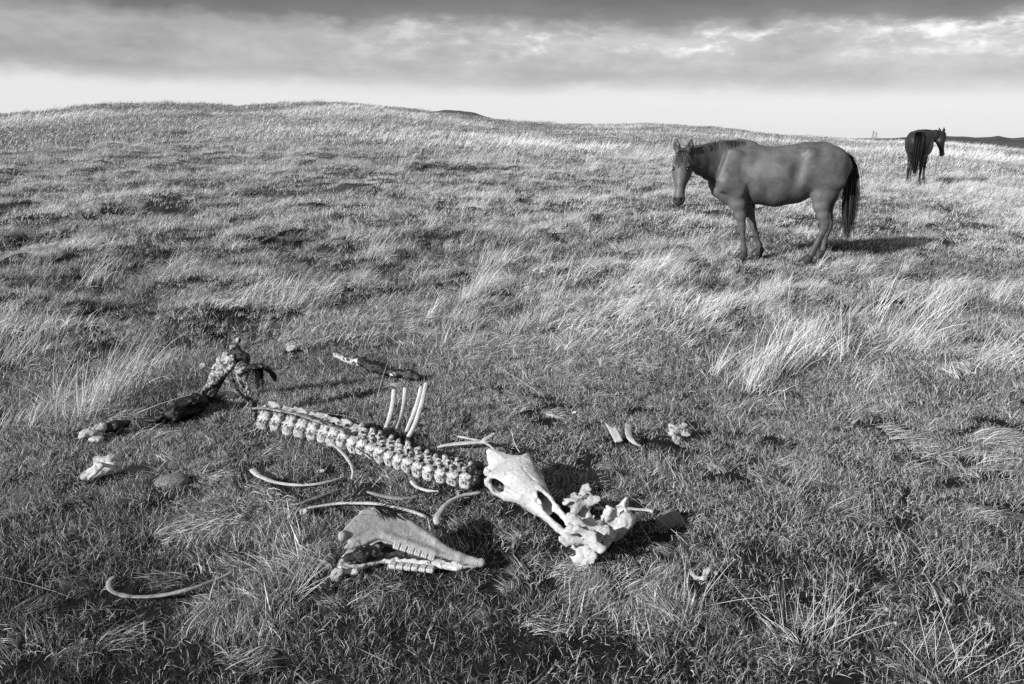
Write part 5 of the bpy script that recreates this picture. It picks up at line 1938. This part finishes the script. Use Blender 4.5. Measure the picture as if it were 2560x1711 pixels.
def _where(u, v):
    if v < 660 and u < 1260 or v < 605:
        return 'pale dry grass tussock high on the open slope above the skeleton', 'tussocks high on the slope'
    if 1380 <= u <= 2280 and v < 735:
        return 'pale dry grass tussock leaning with the wind around the chestnut horse', 'tussocks around the chestnut horse'
    if u > 1800:
        return 'thick bright grass tussock in the bank below the chestnut horse', 'tussocks in the bank below the chestnut horse'
    if u > 1060:
        return 'windswept pale tussock between the chestnut horse and the upright ribs', 'tussocks between horse and ribs'
    if u > 600:
        return 'windswept pale tussock on the slope directly beyond the pelvis bone', 'tussocks beyond the pelvis'
    return 'pale tussock out on the dark hummocky slope beyond the hind leg bone', 'tussocks on the hummocky slope'


_sets = {}
for q in _BIG:
    _sets.setdefault(_where(q[0], q[1]), []).append(q)
for k_, (key, qs) in enumerate(_sets.items()):
    plant(qs, tuss_shapes[k_:] + tuss_shapes[:k_], 'grass_tussock', key[0], key[1], 10 + k_)
plant([(690, 1085, .45, .3), (740, 1098, .4, .2), (800, 1112, .4, .5), (850, 1130, .45, .1), (905, 1150, .4, .4), (960, 1172, .45, .2), (1010, 1190, .4, .3), (1100, 1215, .4, .3), (660, 1075, .6, .1)],
      thin_shapes, 'grass_tuft', 'thin grass tuft growing up against the lower side of the backbone', 'tufts along the backbone', 31)
plant(_NEAR, tuss_shapes, 'grass_tussock', 'tall pale grass tussock with long stems rising behind the propped leg bone', 'tussocks behind the leg bone', 2)
plant(_THIN, thin_shapes, 'grass_tuft', 'sparse tuft of thin straw-coloured stems in the short turf', 'sparse straw tufts in the turf', 3)


def seedy_weed(u, v, n, seed, label):
    """Dry umbel weed: bare stalks, each ending in a small star of rays."""
    p = at(u, v); p[2] = float(ground_z(p[0], p[1]))
    root = empty('dry_weed', p)
    rng = np.random.default_rng(seed)
    for k in range(n):
        a = rng.normal(0.45, .6); t = .6 + .55 * rng.random()
        d = np.array([math.cos(a) * math.sin(t), math.sin(a) * math.sin(t), math.cos(t)])
        L = .10 + .13 * rng.random()
        b = np.array([rng.normal() * .03, rng.normal() * .03, 0])
        e = b + d * L
        V, F = sweep([b, b + d * L * .55 + (0, 0, .005), e], [.0009, .0008, .0006], [.0009, .0008, .0006], (0.2, 0.9, .1), n=5, k=5)
        st = obj('stalk', mesh_np('stalk', V, F, M_straw, attrs={'shade': np.full(len(V), .45 + .3 * rng.random())}), root)
        Vs, Fs, off = [], [], 0
        for j in range(14):
            rd = d * .5 + rng.normal(size=3) * .75; rd /= np.linalg.norm(rd)
            s = np.cross(rd, rng.normal(size=3)); s /= np.linalg.norm(s)
            L_ = .006 + .006 * rng.random()
            q = np.array([e - s * .0004, e + s * .0004, e + rd * L_ + s * .0005, e + rd * L_ - s * .0005])
            Vs.append(q); Fs.append([off, off + 1, off + 2, off + 3]); off += 4
        obj('seed_head', mesh_np('seed_head', np.vstack(Vs), np.array(Fs), M_straw, False, {'shade': np.full(off, .6)}), st)
    tag(root, label, 'weed')


seedy_weed(2040, 1590, 16, 1, 'dry weed with a spray of bare stalks and star-shaped seed heads in short turf')
seedy_weed(2370, 1680, 12, 2, 'spindly dry weed with crossing stalks standing in dark turf')
seedy_weed(1738, 1515, 5, 3, 'low dry weed with one long stalk beside the pale matted grass')
seedy_weed(735, 1490, 9, 4, 'flattened dry weed with seed heads near the corner of the jawbone')
